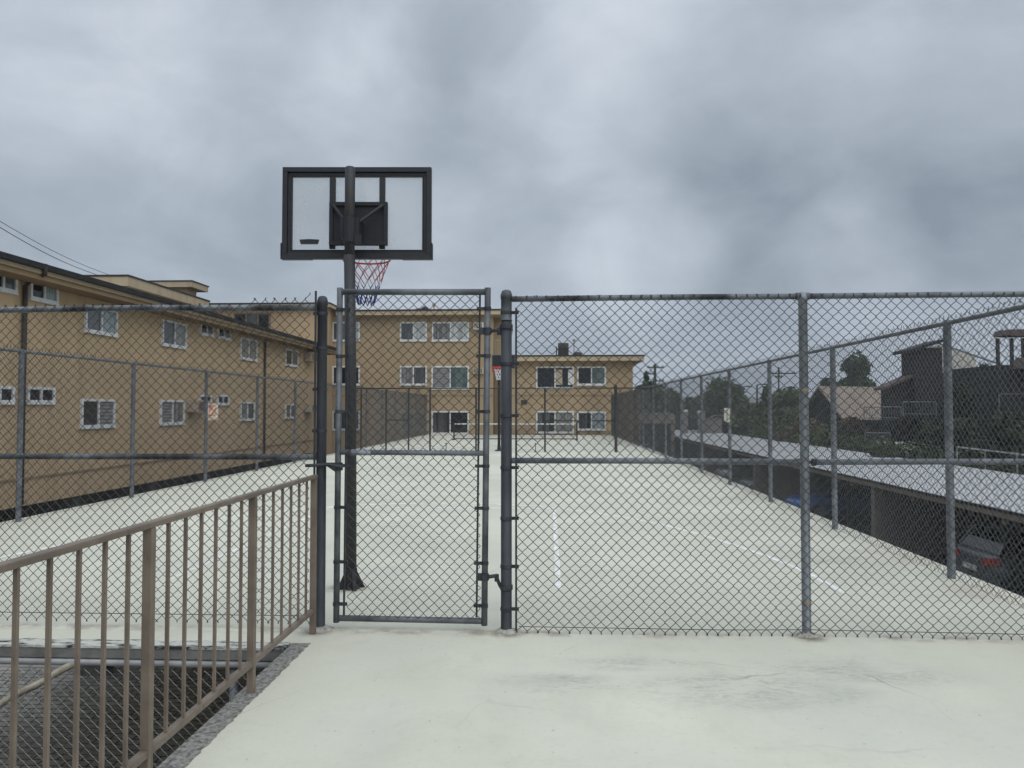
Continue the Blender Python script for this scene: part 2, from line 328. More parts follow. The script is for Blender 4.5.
# ------------------------------------------------------------------ mesh helpers
class MB:
    def __init__(s): s.v = []; s.f = []
    def add(s, vs, fs):
        o = len(s.v); s.v += [tuple(p) for p in vs]; s.f += [tuple(i + o for i in f) for f in fs]; return s
    def box(s, x0, x1, y0, y1, z0, z1):
        v = [(x0, y0, z0), (x1, y0, z0), (x1, y1, z0), (x0, y1, z0), (x0, y0, z1), (x1, y0, z1), (x1, y1, z1), (x0, y1, z1)]
        return s.add(v, [(0, 3, 2, 1), (4, 5, 6, 7), (0, 1, 5, 4), (1, 2, 6, 5), (2, 3, 7, 6), (3, 0, 4, 7)])
    def obox(s, c, u, n, w, d, h):            # oriented box: centre, width axis u, depth axis n, z up
        c = Vector(c); u = Vector(u).normalized() * w / 2; n = Vector(n).normalized() * d / 2; k = Vector((0, 0, h / 2))
        v = [c - u - n - k, c + u - n - k, c + u + n - k, c - u + n - k, c - u - n + k, c + u - n + k, c + u + n + k, c - u + n + k]
        return s.add(v, [(0, 3, 2, 1), (4, 5, 6, 7), (0, 1, 5, 4), (1, 2, 6, 5), (2, 3, 7, 6), (3, 0, 4, 7)])
    def tube(s, pts, r, n=8, cap=True, rs=None):
        pts = [Vector(p) for p in pts]; o = []
        up = None
        for i, p in enumerate(pts):
            a = pts[max(0, i - 1)]; b = pts[min(len(pts) - 1, i + 1)]
            d = (b - a)
            if d.length < 1e-9: d = Vector((0, 0, 1))
            d.normalize()
            if up is None: up = Vector((0, 0, 1)) if abs(d.z) < .9 else Vector((1, 0, 0))
            x = d.cross(up)
            if x.length < 1e-4: x = d.orthogonal()
            x.normalize(); y = x.cross(d)
            rr = rs[i] if rs else r
            o += [p + x * math.cos(2 * PI * k / n) * rr + y * math.sin(2 * PI * k / n) * rr for k in range(n)]
        fs = []
        for i in range(len(pts) - 1):
            for k in range(n):
                fs.append((i * n + k, i * n + (k + 1) % n, (i + 1) * n + (k + 1) % n, (i + 1) * n + k))
        if cap:
            fs.append(tuple(range(n - 1, -1, -1))); fs.append(tuple((len(pts) - 1) * n + k for k in range(n)))
        return s.add(o, fs)
    def lathe(s, c, prof, n=16):              # profile [(r, z)] about the vertical through c
        o = []; fs = []
        for r, z in prof:
            o += [(c[0] + r * math.cos(2 * PI * k / n), c[1] + r * math.sin(2 * PI * k / n), c[2] + z) for k in range(n)]
        for i in range(len(prof) - 1):
            for k in range(n): fs.append((i * n + k, i * n + (k + 1) % n, (i + 1) * n + (k + 1) % n, (i + 1) * n + k))
        fs.append(tuple(range(n - 1, -1, -1))); fs.append(tuple((len(prof) - 1) * n + k for k in range(n)))
        return s.add(o, fs)
    def prism(s, pts, ext):                   # polygon pts extruded by vector ext
        n = len(pts); e = Vector(ext); v = [Vector(p) for p in pts]; v = v + [p + e for p in v]
        fs = [tuple(range(n - 1, -1, -1)), tuple(range(n, 2 * n))] + [(i, (i + 1) % n, n + (i + 1) % n, n + i) for i in range(n)]
        return s.add(v, fs)
    def build(s, name, m, parent=None, smooth=False, bevel=0.0, loc=None, fix=True):
        me = bpy.data.meshes.new(name); org = Vector(loc) if loc else Vector((0, 0, 0))
        me.from_pydata([tuple(Vector(p) - org) for p in s.v], [], s.f)
        if fix and len(s.f) < 4000:
            bm = bmesh.new(); bm.from_mesh(me); bmesh.ops.recalc_face_normals(bm, faces=bm.faces)
            if bevel:
                bmesh.ops.bevel(bm, geom=[e for e in bm.edges if len(e.link_faces) == 2 and e.calc_face_angle(0) > .6], offset=bevel, segments=2, affect='EDGES', profile=.5)
            bm.to_mesh(me); bm.free()
        me.materials.append(m if not isinstance(m, str) else M[m])
        if smooth:
            for p in me.polygons: p.use_smooth = len(p.vertices) == 4
        o = bpy.data.objects.new(name, me); COL.objects.link(o)
        if parent is not None:
            o.parent = parent
            o.location = org - world_of(parent) if loc else -world_of(parent)
        elif loc: o.location = org
        return o

def world_of(o):
    p = Vector((0, 0, 0))
    while o is not None: p += o.location; o = o.parent
    return p
def tag(o, label=None, cat=None, group=None, kind=None):
    if label: o['label'] = label
    if cat: o['category'] = cat
    if group: o['group'] = group
    if kind: o['kind'] = kind
    return o
def thing(name, label, cat, loc=(0, 0, 0), group=None, rz=0):
    o = bpy.data.objects.new(name, None); COL.objects.link(o); o.location = loc; o.rotation_euler = (0, 0, rz)
    o.empty_display_size = .2
    return tag(o, label, cat, group)
def part(mb, name, m, parent, local=False, **k):
    """local=True: the mesh is given in the parent's own coordinates."""
    o = mb.build(name, m, parent, **k)
    if local: o.location = (0, 0, 0)
    return o
def struct(mb, name, m, label=None, cat=None, **k):
    o = mb.build(name, m, None, **k); return tag(o, label, cat, None, 'structure')
def copy_tree(o, parent=None):
    c = o.copy(); COL.objects.link(c)
    if parent is not None: c.parent = parent
    for ch in list(o.children): copy_tree(ch, c)
    return c

# ------------------------------------------------------------------ setting: ground, deck, court
LOW = -2.6
struct(MB().box(-1850, 2450, -60, 2250, LOW - .6, LOW - .3), 'ground', 'ground', 'dry ground below the raised court', 'ground')
struct(MB().box(-40, 9.1, -20, 75, LOW - .296, LOW), 'driveway', 'asphalt', 'dark asphalt driveway below the raised court', 'driveway')
struct(MB().box(9.104, 16, -20, 78, LOW - .29, LOW + .004), 'carport_floor', 'shadefloor', 'floor under the carport roof, coloured dark as shade', 'floor')
struct(MB().box(-12, -1.9, 3, 20, LOW + .001, LOW + .012), 'paved_floor', 'pavers', 'dark paved floor under the left side of the court', 'pavement')
CX0, CX1, CY0, CY1 = -7.62, 3.98, 5.16, 46.6
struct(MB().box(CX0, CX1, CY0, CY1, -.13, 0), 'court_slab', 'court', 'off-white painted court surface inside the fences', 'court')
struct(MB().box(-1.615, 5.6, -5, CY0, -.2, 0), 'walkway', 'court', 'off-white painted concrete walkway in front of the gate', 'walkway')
def wobble_strip(x0, x1, y0, y1, z0, z1, axis, n, amp, side):
    mb = MB(); rnd = random.Random(3)
    A = []; B = []
    for i in range(n + 1):
        t = i / n; w = rnd.uniform(-amp, amp)
        if axis == 'Y':
            y = y0 + (y1 - y0) * t; A.append((x0 + (w if side < 0 else 0), y)); B.append((x1 + (w if side > 0 else 0), y))
        else:
            x = x0 + (x1 - x0) * t; A.append((x, y0 + (w if side < 0 else 0))); B.append((x, y1 + (w if side > 0 else 0)))
    for i in range(n):
        q = [A[i], A[i + 1], B[i + 1], B[i]]
        mb.prism([(p[0], p[1], z0) for p in q], (0, 0, z1 - z0))
    return mb
struct(wobble_strip(-1.725, -1.605, -5, 5.158, -.21, .003, 'Y', 420, .007, 1), 'kerb_strip', 'concrete', 'rough bare concrete strip along the walkway edge', 'kerb', fix=False)
struct(wobble_strip(CX0, -1.745, 5.03, 5.17, -.012, .004, 'X', 90, .014, 1), 'slab_edge_top', 'flaked', 'flaking paint along the court edge', 'kerb', fix=False)
struct(MB().box(CX0, -1.745, 5.035, 5.158, -.078, -.013), 'slab_edge', 'slabside', 'grey concrete edge of the raised court', 'kerb')
# columns carrying the slab
for y in (12, 20, 28, 36, 44):
    for x in (-7.2, 3.6):
        o = MB().box(x - .2, x + .2, y - .2, y + .2, LOW, -.13).build('slab_column', 'slabside', None, bevel=.015)
        tag(o, 'square concrete column carrying the %s side of the court' % ('left' if x < 0 else 'right'), 'column', 'columns under the %s side of the court' % ('left' if x < 0 else 'right'))
struct(MB().box(CX0, CX1, 46.0, 46.3, LOW, -.131), 'retaining_wall', 'slabside', 'concrete wall closing the space under the court', 'wall')

# painted court lines
def smooth_pts(p, n=6):
    out = []
    for i in range(len(p) - 1):
        a, b, c, d = p[max(0, i - 1)], p[i], p[i + 1], p[min(len(p) - 1, i + 2)]
        for k in range(n):
            t = k / n
            out.append(tuple(.5 * (2 * b[m] + (c[m] - a[m]) * t + (2 * a[m] - 5 * b[m] + 4 * c[m] - d[m]) * t * t + (3 * b[m] - a[m] - 3 * c[m] + d[m]) * t ** 3) for m in (0, 1)))
    return out + [p[-1]]
_h = [(-1.7, 12.85), (-.7, 12.70), (.06, 12.32), (.85, 11.6), (1.5, 10.68), (2.05, 9.35), (2.42, 7.96), (2.51, 7.04), (2.52, 6.75)]
arc_line = smooth_pts([(-3.4 - x, y) for x, y in reversed(_h[1:])] + _h)
def strip(mb, pts, w, z0=.0005, z1=.0045):
    for (a, b) in zip(pts[:-1], pts[1:]):
        d = Vector((b[0] - a[0], b[1] - a[1], 0)); L_ = d.length; d.normalize(); n = Vector((-d.y, d.x, 0)) * w / 2
        A = Vector((*a, z0)); B = Vector((*b, z0))
        mb.prism([A - n, B - n, B + n, A + n], (0, 0, z1 - z0))
lm = MB()
strip(lm, [(.08, 6.8), (.08, 12.2)], .055); strip(lm, [(-3.5, 7.0), (-3.5, 12.2)], .05); strip(lm, [(-3.5, 12.25), (.08, 12.25)], .05)
strip(lm, arc_line, .06)
struct(lm, 'court_marking', 'line', 'faint white key and arc lines painted on the court', 'marking', fix=False)
lm2 = MB()
for y in (32.2, 36.7, 41.0, 45.4): strip(lm2, [(-4.8, y), (1.4, y)], .05)
for x in (-4.8, 1.4): strip(lm2, [(x, 32.225), (x, 45.375)], .05)
struct(lm2, 'court_marking', 'line', 'faint white lines around the portable net', 'marking', fix=False)

# ------------------------------------------------------------------ chain link
PW = .0735
def woven(mb, o, u, n, W, z0, z1f, r=.0025, start=0.0, barb=.0, tail=.0, dark=None):
    """hand-woven diamond mesh: each wire zigzags and hooks its neighbours."""
    o = Vector(o); u = Vector(u).normalized(); n = Vector(n).normalized(); h = PW / 2
    cols = int(W / h)
    for i in range(cols):
        k = 0; pts = []
        while True:
            z = z0 + k * h; x = (i + ((k + i) % 2)) * h
            top = z1f(x) if callable(z1f) else z1f
            if z > top: break
            jig = .0016 if ((k + i) % 2) else -.0016
            wob = .006 * math.sin(z * 2.3 + i * .045) + .0025 * math.sin(z * 9 + i * .3) + random.gauss(0, .0011)
            q = o + u * (x + start + wob) + n * (jig + .010 * (1 + math.sin(x * 2.1 + z * 1.3)) * .8)
            e_ = h * .055
            pts.append(q + Vector((0, 0, z - (e_ if k else 0)))); pts.append(q + Vector((0, 0, z + e_)))
            k += 1
        if len(pts) > 1:
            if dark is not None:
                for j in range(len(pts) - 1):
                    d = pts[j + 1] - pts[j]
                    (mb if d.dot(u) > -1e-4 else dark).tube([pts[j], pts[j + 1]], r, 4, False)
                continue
            if barb:
                q = pts[-1]; dx = random.uniform(-.008, .008)
                mb.tube([q - Vector((0, 0, .006)), q + u * dx + Vector((0, 0, barb)), q + u * (dx * 1.6) + n * .004 + Vector((0, 0, barb * 1.4))], r * 1.35, 4, False)
            if tail:
                q = pts[0]; mb.tube([q + Vector((0, 0, .004)), q + u * random.uniform(-.007, .007) - Vector((0, 0, tail))], r * 1.35, 4, False)
            mb.tube(pts, r, 4, False)
    return mb

def diagonal_mesh(mb, o, u, n, W, z0, z1, r=.0021):
    """long runs: straight crossing wires in two offset layers."""
    o = Vector(o); u = Vector(u).normalized(); n = Vector(n).normalized(); Hh = z1 - z0
    k = -int(Hh / PW) - 1
    while k * PW < W:
        a = k * PW
        for sgn in (1, -1):
            if sgn > 0: s0, s1 = a, a + Hh; za, zb = z0, z1
            else: s0, s1 = a, a + Hh; za, zb = z1, z0
            t0 = max(0, -s0 / Hh); t1 = min(1, (W - s0) / Hh)
            if t1 <= t0: continue
            p = o + u * (s0 + Hh * t0) + Vector((0, 0, za + (zb - za) * t0)) + n * sgn * .002
            q = o + u * (s0 + Hh * t1) + Vector((0, 0, za + (zb - za) * t1)) + n * sgn * .002
            mb.tube([p, q], r, 3, False)
        k += 1
    return mb

def cap_post(mb, x, y, z0, z1, r, n=16, rings=True):
    pr = [(r * 1.12, 0), (r * 1.12, .004), (r, .008), (r, z1 - z0 - .07)]
    if rings: pr += [(r * 1.08, z1 - z0 - .068), (r * 1.08, z1 - z0 - .035)]
    pr += [(r * 1.0, z1 - z0 - .03), (r * .92, z1 - z0 - .016), (r * .7, z1 - z0 - .005), (r * .3, z1 - z0), (.001, z1 - z0 + .001)]
    mb.lathe((x, y, z0), pr, n); return mb
def band(mb, x, y, z, r, side, h=.022, reach=.05):
    """tension band round a pipe with a lug to one side."""
    mb.lathe((x, y, z - h / 2), [(r, 0), (r + .004, 0.001), (r + .004, h - .001), (r, h)], 14)
    s = 1 if side > 0 else -1
    x0, x1 = sorted((x + s * r * .8, x + s * (r + reach)))
    mb.box(x0, x1, y - .008, y + .008, z - h / 2 + .001, z + h / 2 - .001)
    mb.tube([(x + s * (r + reach * .8), y - .02, z), (x + s * (r + reach * .8), y + .02, z)], .006, 6)

FY = 5.5
zL0, zL1 = at_y(0, 310, FY)[1], at_y(312, 303, FY)[1]
# --- left front fence
fl = thing('chain_link_fence', 'dark weathered chain link fence panel left of the gate, curled wire ends above its rail', 'fence', (-1.67, FY, 0), 'chain link fences around the court')
XL = at_y(321.8, 400, FY)[0]
part(cap_post(MB(), XL, FY, 0, 2.40, .036), 'post', 'darkpost', fl, smooth=True)
for x in (-4.6, -7.42): part(cap_post(MB(), x, FY, 0, 2.36, .030), 'post', 'galv', fl, smooth=True)
def railz(x): return 2.325 + (x + 1.7) * .006
part(MB().tube([(-7.4, FY, railz(-7.4)), (-4.7, FY, railz(-4.7)), (-3.0, FY, railz(-3.0) + .004), (XL - .035, FY, railz(XL) - .012)], .022, 12), 'top_rail', 'galvrail', fl, smooth=True)
part(MB().tube([(-7.4, FY, 1.23), (-4, FY, 1.228), (XL - .035, FY, 1.232)], .021, 12), 'middle_rail', 'galvrail', fl, smooth=True)
mm = MB()
woven(mm, (-7.38, FY - .03, 0), (1, 0, 0), (0, -1, 0), 5.68, .055, lambda x: railz(-7.38 + x) + (.024 + .055 * max(0, (x - 4.9) / .7)), barb=.006, tail=.012)
part(MB().tube([(-7.38, FY - .028, .1), (-4, FY - .028, .098), (-1.75, FY - .028, .1)], .0028, 5), 'tension_wire', 'wire', fl)
part(MB().box(XL - .043, XL - .029, FY - .05, FY - .042, 1.02, 2.43), 'tension_bar', 'clamp', fl)
for z in (2.27, 2.02, 1.72, 1.42):
    b_ = MB(); band(b_, XL, FY, z, .036, -1, .024, .03); part(b_, 'tension_band', 'clamp', fl)
tie = mm
for i in range(13):
    x = -7.2 + i * .45; r = .0245
    for zc in (railz(x), 1.23):
        tie.tube([(x + .003 * k - .01, FY + r * math.cos(k * 1.2), zc + r * math.sin(k * 1.2)) for k in range(8)], .0022, 4, False)
part(mm, 'chain_mesh', 'wire', fl, fix=False)

def footing(x, y, r, seed, par):
    rnd = random.Random(seed); mb = MB(); n = 18; v = [(x, y, .024)]; fs = []
    k1 = [r * rnd.uniform(.85, 1.3) for _ in range(n)]
    for rr, z in ((.62, .02), (1.0, .0012)):
        for k in range(n): v.append((x + k1[k] * rr * math.cos(2 * PI * k / n), y + k1[k] * rr * math.sin(2 * PI * k / n), z + (rnd.uniform(0, .008) if z > .01 else 0)))
    for k in range(n):
        fs.append((0, 1 + k, 1 + (k + 1) % n)); fs.append((1 + k, 1 + n + k, 1 + n + (k + 1) % n, 1 + (k + 1) % n))
    mb.add(v, fs); part(mb, 'footing', 'footing', par, smooth=True)
footing(XL, FY - .01, .088, 1, fl)
# --- right front fence
XR = -.305
fr = thing('chain_link_fence', 'grey chain link fence panel right of the gate with a light line post', 'fence', (XR, FY, 0), 'chain link fences around the court')
part(MB().lathe((XR, FY, 0), [(.043, 0), (.043, .004), (.039, .008), (.039, 2.21)], 16), 'post', 'darkpost', fr, smooth=True)
part(cap_post(MB(), XR, FY, 2.212, 2.435, .039), 'post_cap', 'gatepipe', fr, smooth=True)
XM = 1.79
part(cap_post(MB(), XM, FY, 0, 2.405, .031), 'post', 'galvmid', fr, smooth=True, loc=(XM, FY, 0))
part(cap_post(MB(), 3.75, FY, 0, 2.46, .036), 'post', 'galv', fr, smooth=True)
ZR = at_y(700, 297, FY)[1]
part(MB().tube([(XR + .04, FY, ZR - .006), (.7, FY, ZR), (XM - .03, FY, ZR)], .021, 12), 'top_rail', 'galvrail', fr, smooth=True)
part(MB().tube([(XM + .03, FY, ZR), (2.7, FY, ZR + .004), (3.72, FY, ZR + .006)], .021, 12), 'top_rail', 'galvrail', fr, smooth=True)
part(MB().tube([(XM - .045, FY, ZR), (XM + .045, FY, ZR)], .027, 12), 'rail_sleeve', 'galv', fr, smooth=True)
ZM = at_y(640, 461, FY)[1]
part(MB().tube([(XR + .04, FY, ZM), (.8, FY, ZM + .001), (XM - .026, FY, ZM - .004)], .021, 12), 'middle_rail', 'galvmid', fr, smooth=True)
part(MB().tube([(XM + .06, FY, ZM - .004), (2.7, FY, ZM + .002), (3.72, FY, ZM + .004)], .021, 12), 'middle_rail', 'galvmid', fr, smooth=True)
rc = MB(); rc.tube([(XM + .025, FY, ZM - .004), (XM + .062, FY, ZM - .004)], .012, 8); rc.tube([(XM + .05, FY, ZM - .004), (XM + .075, FY, ZM - .004)], .026, 12)
part(rc, 'rail_end', 'clamp', fr)
mm = MB(); woven(mm, (XR + .075, FY - .03, 0), (1, 0, 0), (0, -1, 0), 3.95, .016, lambda x: ZR + .022, barb=.011, tail=.012)
part(MB().tube([(XR + .09, FY - .028, .045), (1.2, FY - .028, .04), (XM, FY - .028, .05), (3.7, FY - .028, .035)], .0028, 5), 'tension_wire', 'wire', fr)
part(MB().box(XR + .064, XR + .078, FY - .034, FY - .026, .015, 2.30), 'tension_bar', 'clamp', fr)
for z in (2.27, 1.90, 1.53, 1.16, .80, .46, .16):
    b_ = MB(); band(b_, XR, FY, z, .039, 1, .024, .05); part(b_, 'tension_band', 'clamp', fr)
for z in (1.70, .22):
    b_ = MB(); b_.lathe((XM, FY, z), [(.031, 0), (.0335, .002), (.0335, .02), (.031, .022)], 14); part(b_, 'post_band', 'woodfascia', fr)
tie = mm
for i in range(9):
    x = -.1 + i * .46; r = .0235
    for zc in (ZR, ZM):
        tie.tube([(x + .003 * k - .01, FY + r * math.cos(k * 1.2), zc + r * math.sin(k * 1.2)) for k in range(8)], .0022, 4, False)
part(mm, 'chain_mesh', 'wire', fr, fix=False)

footing(XR, FY, .07, 2, fr); footing(XM, FY, .062, 3, fr)
# --- gate leaf
gt = thing('chain_link_gate', 'closed chain link gate leaf with a grey pipe frame, leaning slightly', 'gate', (-.46, FY, 0))
gx0b, gz0 = at_y(336.3, 618, FY); gx0t, gz1 = at_y(340, 292, FY)
gx1b, gz0r = at_y(484.3, 621, FY); gx1t, gz1r = at_y(487.8, 292, FY)
rp = .0225
part(MB().tube([(gx0b, FY, gz0 - .03), (gx0t, FY, gz1 + .03)], rp, 12), 'stile', 'gatepipe', gt, smooth=True)
part(MB().tube([(gx1b, FY, gz0r - .03), (gx1t, FY, gz1r + .03)], rp, 12), 'stile', 'gatepipe', gt, smooth=True)
part(MB().tube([(gx0t + .02, FY, gz1), (gx1t - .02, FY, gz1r)], rp, 12), 'top_rail', 'gatepipe', gt, smooth=True)
part(MB().tube([(gx0b + .02, FY, gz0), (gx1b - .02, FY, gz0r)], rp, 12), 'bottom_rail', 'gatepipe', gt, smooth=True)
def gx0(z): return gx0b + (gx0t - gx0b) * (z - gz0) / (gz1 - gz0)
def gx1(z): return gx1b + (gx1t - gx1b) * (z - gz0) / (gz1 - gz0)
zm = at_y(400, 453, FY)[1]
part(MB().tube([(gx0(zm) + .02, FY, zm + .005), (gx1(zm) - .02, FY, zm)], .019, 12), 'middle_rail', 'galv', gt, smooth=True)
part(MB().tube([(gx0(zm) + .10, FY, zm + .0045), (gx0(zm) + .24, FY, zm + .004)], .022, 12), 'rail_sleeve', 'galvlight', gt, smooth=True)
mm = MB(); woven(mm, (gx0(1.2) + .072, FY - .004, 0), (1, 0, 0), (0, -1, 0), gx1(1.2) - gx0(1.2) - .115, gz0 + .01, gz1 - .01)
part(mm, 'chain_mesh', 'wire', gt, fix=False)
for s in (0, 1):
    xb, xt = (gx0(gz0) + .055, gx0(gz1) + .058) if s == 0 else (gx1(gz0) - .055, gx1(gz1) - .056)
    part(MB().tube([(xb, FY, gz0 + .02), (xt, FY, gz1 - .02)], .008, 6), 'tension_bar', 'clamp', gt)
    for z in (2.30, 1.96, 1.56, 1.17, .87, .48, .18):
        b_ = MB(); x = gx0(z) if s == 0 else gx1(z)
        band(b_, x, FY, z, rp, 1 if s == 0 else -1, .024, .055); part(b_, 'tension_band', 'clamp', gt)
# hinges to the right post
for z, dz in ((at_y(490, 331, FY)[1], .03), (at_y(490, 577, FY)[1], -.07)):
    h = MB(); x = gx1(z)
    h.lathe((x, FY, z - .025), [(rp, 0), (rp + .008, .002), (rp + .008, .048), (rp, .05)], 14)
    h.box(x - .06, x - rp, FY - .012, FY + .012, z - .025, z + .025)
    h.tube([(x + rp, FY, z), (x + .07, FY, z + .008), (x + .09, FY, z - .005)], .014, 8)
    h.tube([(x + .085, FY - .0, z + .02), (x + .085, FY, z - .03)], .016, 8)
    h.tube([(x + .085, FY, z - .005), (XR - .04, FY, z + dz)], .013, 8)
    h.lathe((XR, FY, z + dz - .018), [(.039, 0), (.046, .002), (.046, .034), (.039, .036)], 14)
    part(h, 'hinge', 'clamp', gt)
# latch to the left post
lz = at_y(330, 465, FY)[1]; lx = gx0(lz)
la = MB(); la.tube([(XL - .10, FY - .045, lz - .002), (XL - .02, FY - .05, lz + .002), (XL + .06, FY - .045, lz + .006)], .012, 8)
la.tube([(XL + .05, FY - .045, lz + .008), (lx - .05, FY - .04, lz + .006), (lx + .045, FY - .035, lz - .012)], .014, 8)
la.lathe((lx, FY, lz - .04), [(rp, 0), (rp + .012, .004), (rp + .012, .056), (rp, .06)], 14)
la.prism([(lx - .07, FY - .045, lz - .005), (lx - .01, FY - .045, lz - .045), (lx + .0, FY - .045, lz + .02), (lx - .07, FY - .045, lz + .02)], (0, .02, 0))
part(la, 'latch', 'clamp', gt)

# --- side fences
def side_fence(name, label, X, posts, y0, y1, ztop, pr, mesh_y1, slats=None, slat_m=None, mname='wirefar'):
    t = thing(name, label, 'fence', (X, posts[0], 0), 'chain link fences around the court')
    for y in posts: part(cap_post(MB(), X, y, 0, ztop + .035, pr, 12, False), 'post', 'galv', t, smooth=True)
    part(MB().tube([(X, y0, ztop), (X, (y0 + y1) / 2, ztop + .004), (X, y1, ztop)], .021, 8), 'top_rail', 'galv', t, smooth=True)
    mb = MB(); n = (-1, 0, 0) if X > 0 else (1, 0, 0)
    diagonal_mesh(mb, (X + (-.035 if X > 0 else .035), y0, 0), (0, 1, 0), n, mesh_y1 - y0, .01, ztop + .04)
    k = 0; xm = X + (-.035 if X > 0 else .035); rnd = random.Random(9)
    while k * PW < min(26, mesh_y1 - y0):
        y = y0 + k * PW; a = Vector((xm, y, ztop + .03)); mb.tube([a, a + Vector((rnd.uniform(-.01, .01), rnd.uniform(-.02, .02), rnd.uniform(.025, .05)))], .004, 3, False); k += 1
    part(mb, 'chain_mesh', mname, t, fix=False)
    if slats:
        sb = MB(); y = slats[0]; rnd = random.Random(5)
        while y < slats[1] - .1:
            y2 = min(y + 2.93, slats[1]); m_ = 14
            A = [(X + .045 * math.sin(k * .9 + y) * (.3 if X > 0 else .3), y + (y2 - y - .02) * k / m_) for k in range(m_ + 1)]
            o_ = len(sb.v); top = ztop - .05 + rnd.uniform(-.03, .02)
            for (xx, yy) in A: sb.v += [(xx, yy, .04), (xx, yy, top)]
            for k in range(m_): sb.f.append((o_ + 2 * k, o_ + 2 * k + 2, o_ + 2 * k + 3, o_ + 2 * k + 1))
            y = y2
        part(sb, 'windscreen', slat_m, t, fix=False)
    return t
rposts = [7.42 + 2.93 * k for k in range(14) if 7.42 + 2.93 * k < 46.5]
lposts = [7.54 + 2.93 * k for k in range(14) if 7.54 + 2.93 * k < 46.5]
fsr = side_fence('chain_link_fence', 'long chain link fence along the right edge of the court beside the carport', 3.75, rposts, FY, 46.5, 2.385, .036, 46.4, (32.0, 46.4), 'slatbrown')
fsl = side_fence('chain_link_fence', 'long chain link fence along the left edge of the court before the tan apartments', -7.42, lposts, FY, 46.5, 2.385, .036, 46.4, (31.5, 46.4), 'slatgrey', 'wire')

# --- cross fence in the middle of the court
CFY = 28.1
cf = thing('chain_link_fence', 'thin dark fence crossing the far half of the court', 'fence', (-5.95, CFY, 0), 'chain link fences around the court')
cfx = [at_y(p, 452, CFY)[0] for p in (361, 386, 408.5, 430, 476, 545, 616)]
for i, x in enumerate(cfx): part(cap_post(MB(), x, CFY, 0, 2.36 + (.09 if i == 6 else 0), .055 if i == 6 else .032, 10, False), 'post', 'greenpost', cf, smooth=True)
part(MB().tube([(-7.4, CFY, 2.33), (3.73, CFY, 2.33)], .021, 8), 'top_rail', 'greenpost', cf, smooth=True)
part(MB().tube([(cfx[1], CFY, 1.16), (cfx[2], CFY, 1.16)], .021, 8), 'middle_rail', 'greenpost', cf, smooth=True)
part(MB().tube([(cfx[5], CFY, 1.14), (cfx[6], CFY, 1.14)], .021, 8), 'middle_rail', 'greenpost', cf, smooth=True)
mb = MB(); diagonal_mesh(mb, (-7.38, CFY, 0), (1, 0, 0), (0, 1, 0), 11.1, .05, 2.35, .0017); part(mb, 'chain_mesh', 'wire', cf, fix=False)
for px in (446, 535.5):
    x = at_y(px, 452, CFY - .1)[0]
    d = MB(); d.tube([(x, CFY - .06, .0), (x, CFY - .06, .34)], .014, 6); d.tube([(x - .05, CFY - .06, .30), (x + .03, CFY - .06, .30)], .014, 6); d.lathe((x, CFY - .06, 0), [(.045, 0), (.04, .03), (.02, .05)], 8)
    part(d, 'drop_rod', 'greenpost', cf)

# --- fence hanging below the court edge
fb = thing('chain_link_fence', 'chain link fence under the court edge with a pale top pipe', 'fence', (-1.95, 5.06, LOW), 'chain link fences around the court')
part(MB().tube([(CX0, 5.05, -.112), (-5, 5.05, -.108), (-1.75, 5.05, -.112)], .024, 12), 'top_rail', 'pale_pipe', fb, smooth=True)
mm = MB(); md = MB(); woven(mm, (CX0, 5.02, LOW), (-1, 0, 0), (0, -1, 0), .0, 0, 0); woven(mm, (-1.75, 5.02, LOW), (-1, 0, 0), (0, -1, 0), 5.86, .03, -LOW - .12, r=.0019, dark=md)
part(mm, 'chain_mesh', 'wirelit', fb, fix=False); part(md, 'chain_mesh', 'wire', fb, fix=False)  # one wire slant coloured as lit, the other as unlit
for x in (-7.5, -4.8, -2.1): part(MB().tube([(x, 5.09, LOW), (x, 5.09, -.14)], .03, 10), 'post', 'galv', fb, smooth=True)
# peeling pole slanting down from the edge
p0 = Vector((*at_y(74, 664, 4.95), 0)); p0 = Vector((p0.x, 4.95, p0.y)); p1 = at_y(-10, 709, 4.6); p1 = Vector((p1[0], 4.6, p1[1]))
dirv = (p1 - p0)
pp = MB(); pp.tube([p0 + dirv * (t / 14 * 2.2) + Vector((0, 0, .006 * math.sin(t * 1.7))) for t in range(15)], .02, 10, rs=[.022 + .003 * math.sin(t * 2.3) for t in range(15)])
o = pp.build('weathered_pole', 'bark_pole', None, smooth=True); tag(o, 'peeling tan pole slanting under the court edge at the far left', 'pole')

# ------------------------------------------------------------------ brown railing
rl = thing('iron_railing', 'brown painted iron railing with thin balusters along the walkway edge', 'railing', (-1.66, 5.38, 0))
RX = -1.66
rposts_y = [5.38, 4.26, 3.14, 2.02, .90, -.22]
for y in rposts_y: part(MB().box(RX - .0195, RX + .0195, y - .0195, y + .0195, .002, 1.085), 'post', 'brown_iron', rl, bevel=.003)
part(MB().box(RX - .021, RX + .021, -.5, 5.41, 1.0855, 1.112), 'top_rail', 'brown_iron', rl, bevel=.006)
for a, b in zip(rposts_y[:-1], rposts_y[1:]):
    part(MB().box(RX - .018, RX + .018, b + .022, a - .022, .15, .18), 'bottom_rail', 'brown_iron', rl, bevel=.003)
    n = 7
    for k in range(1, n):
        y = b + (a - b) * k / n
        part(MB().box(RX - .007, RX + .007, y - .007, y + .007, .186, 1.085), 'baluster', 'brown_iron', rl)

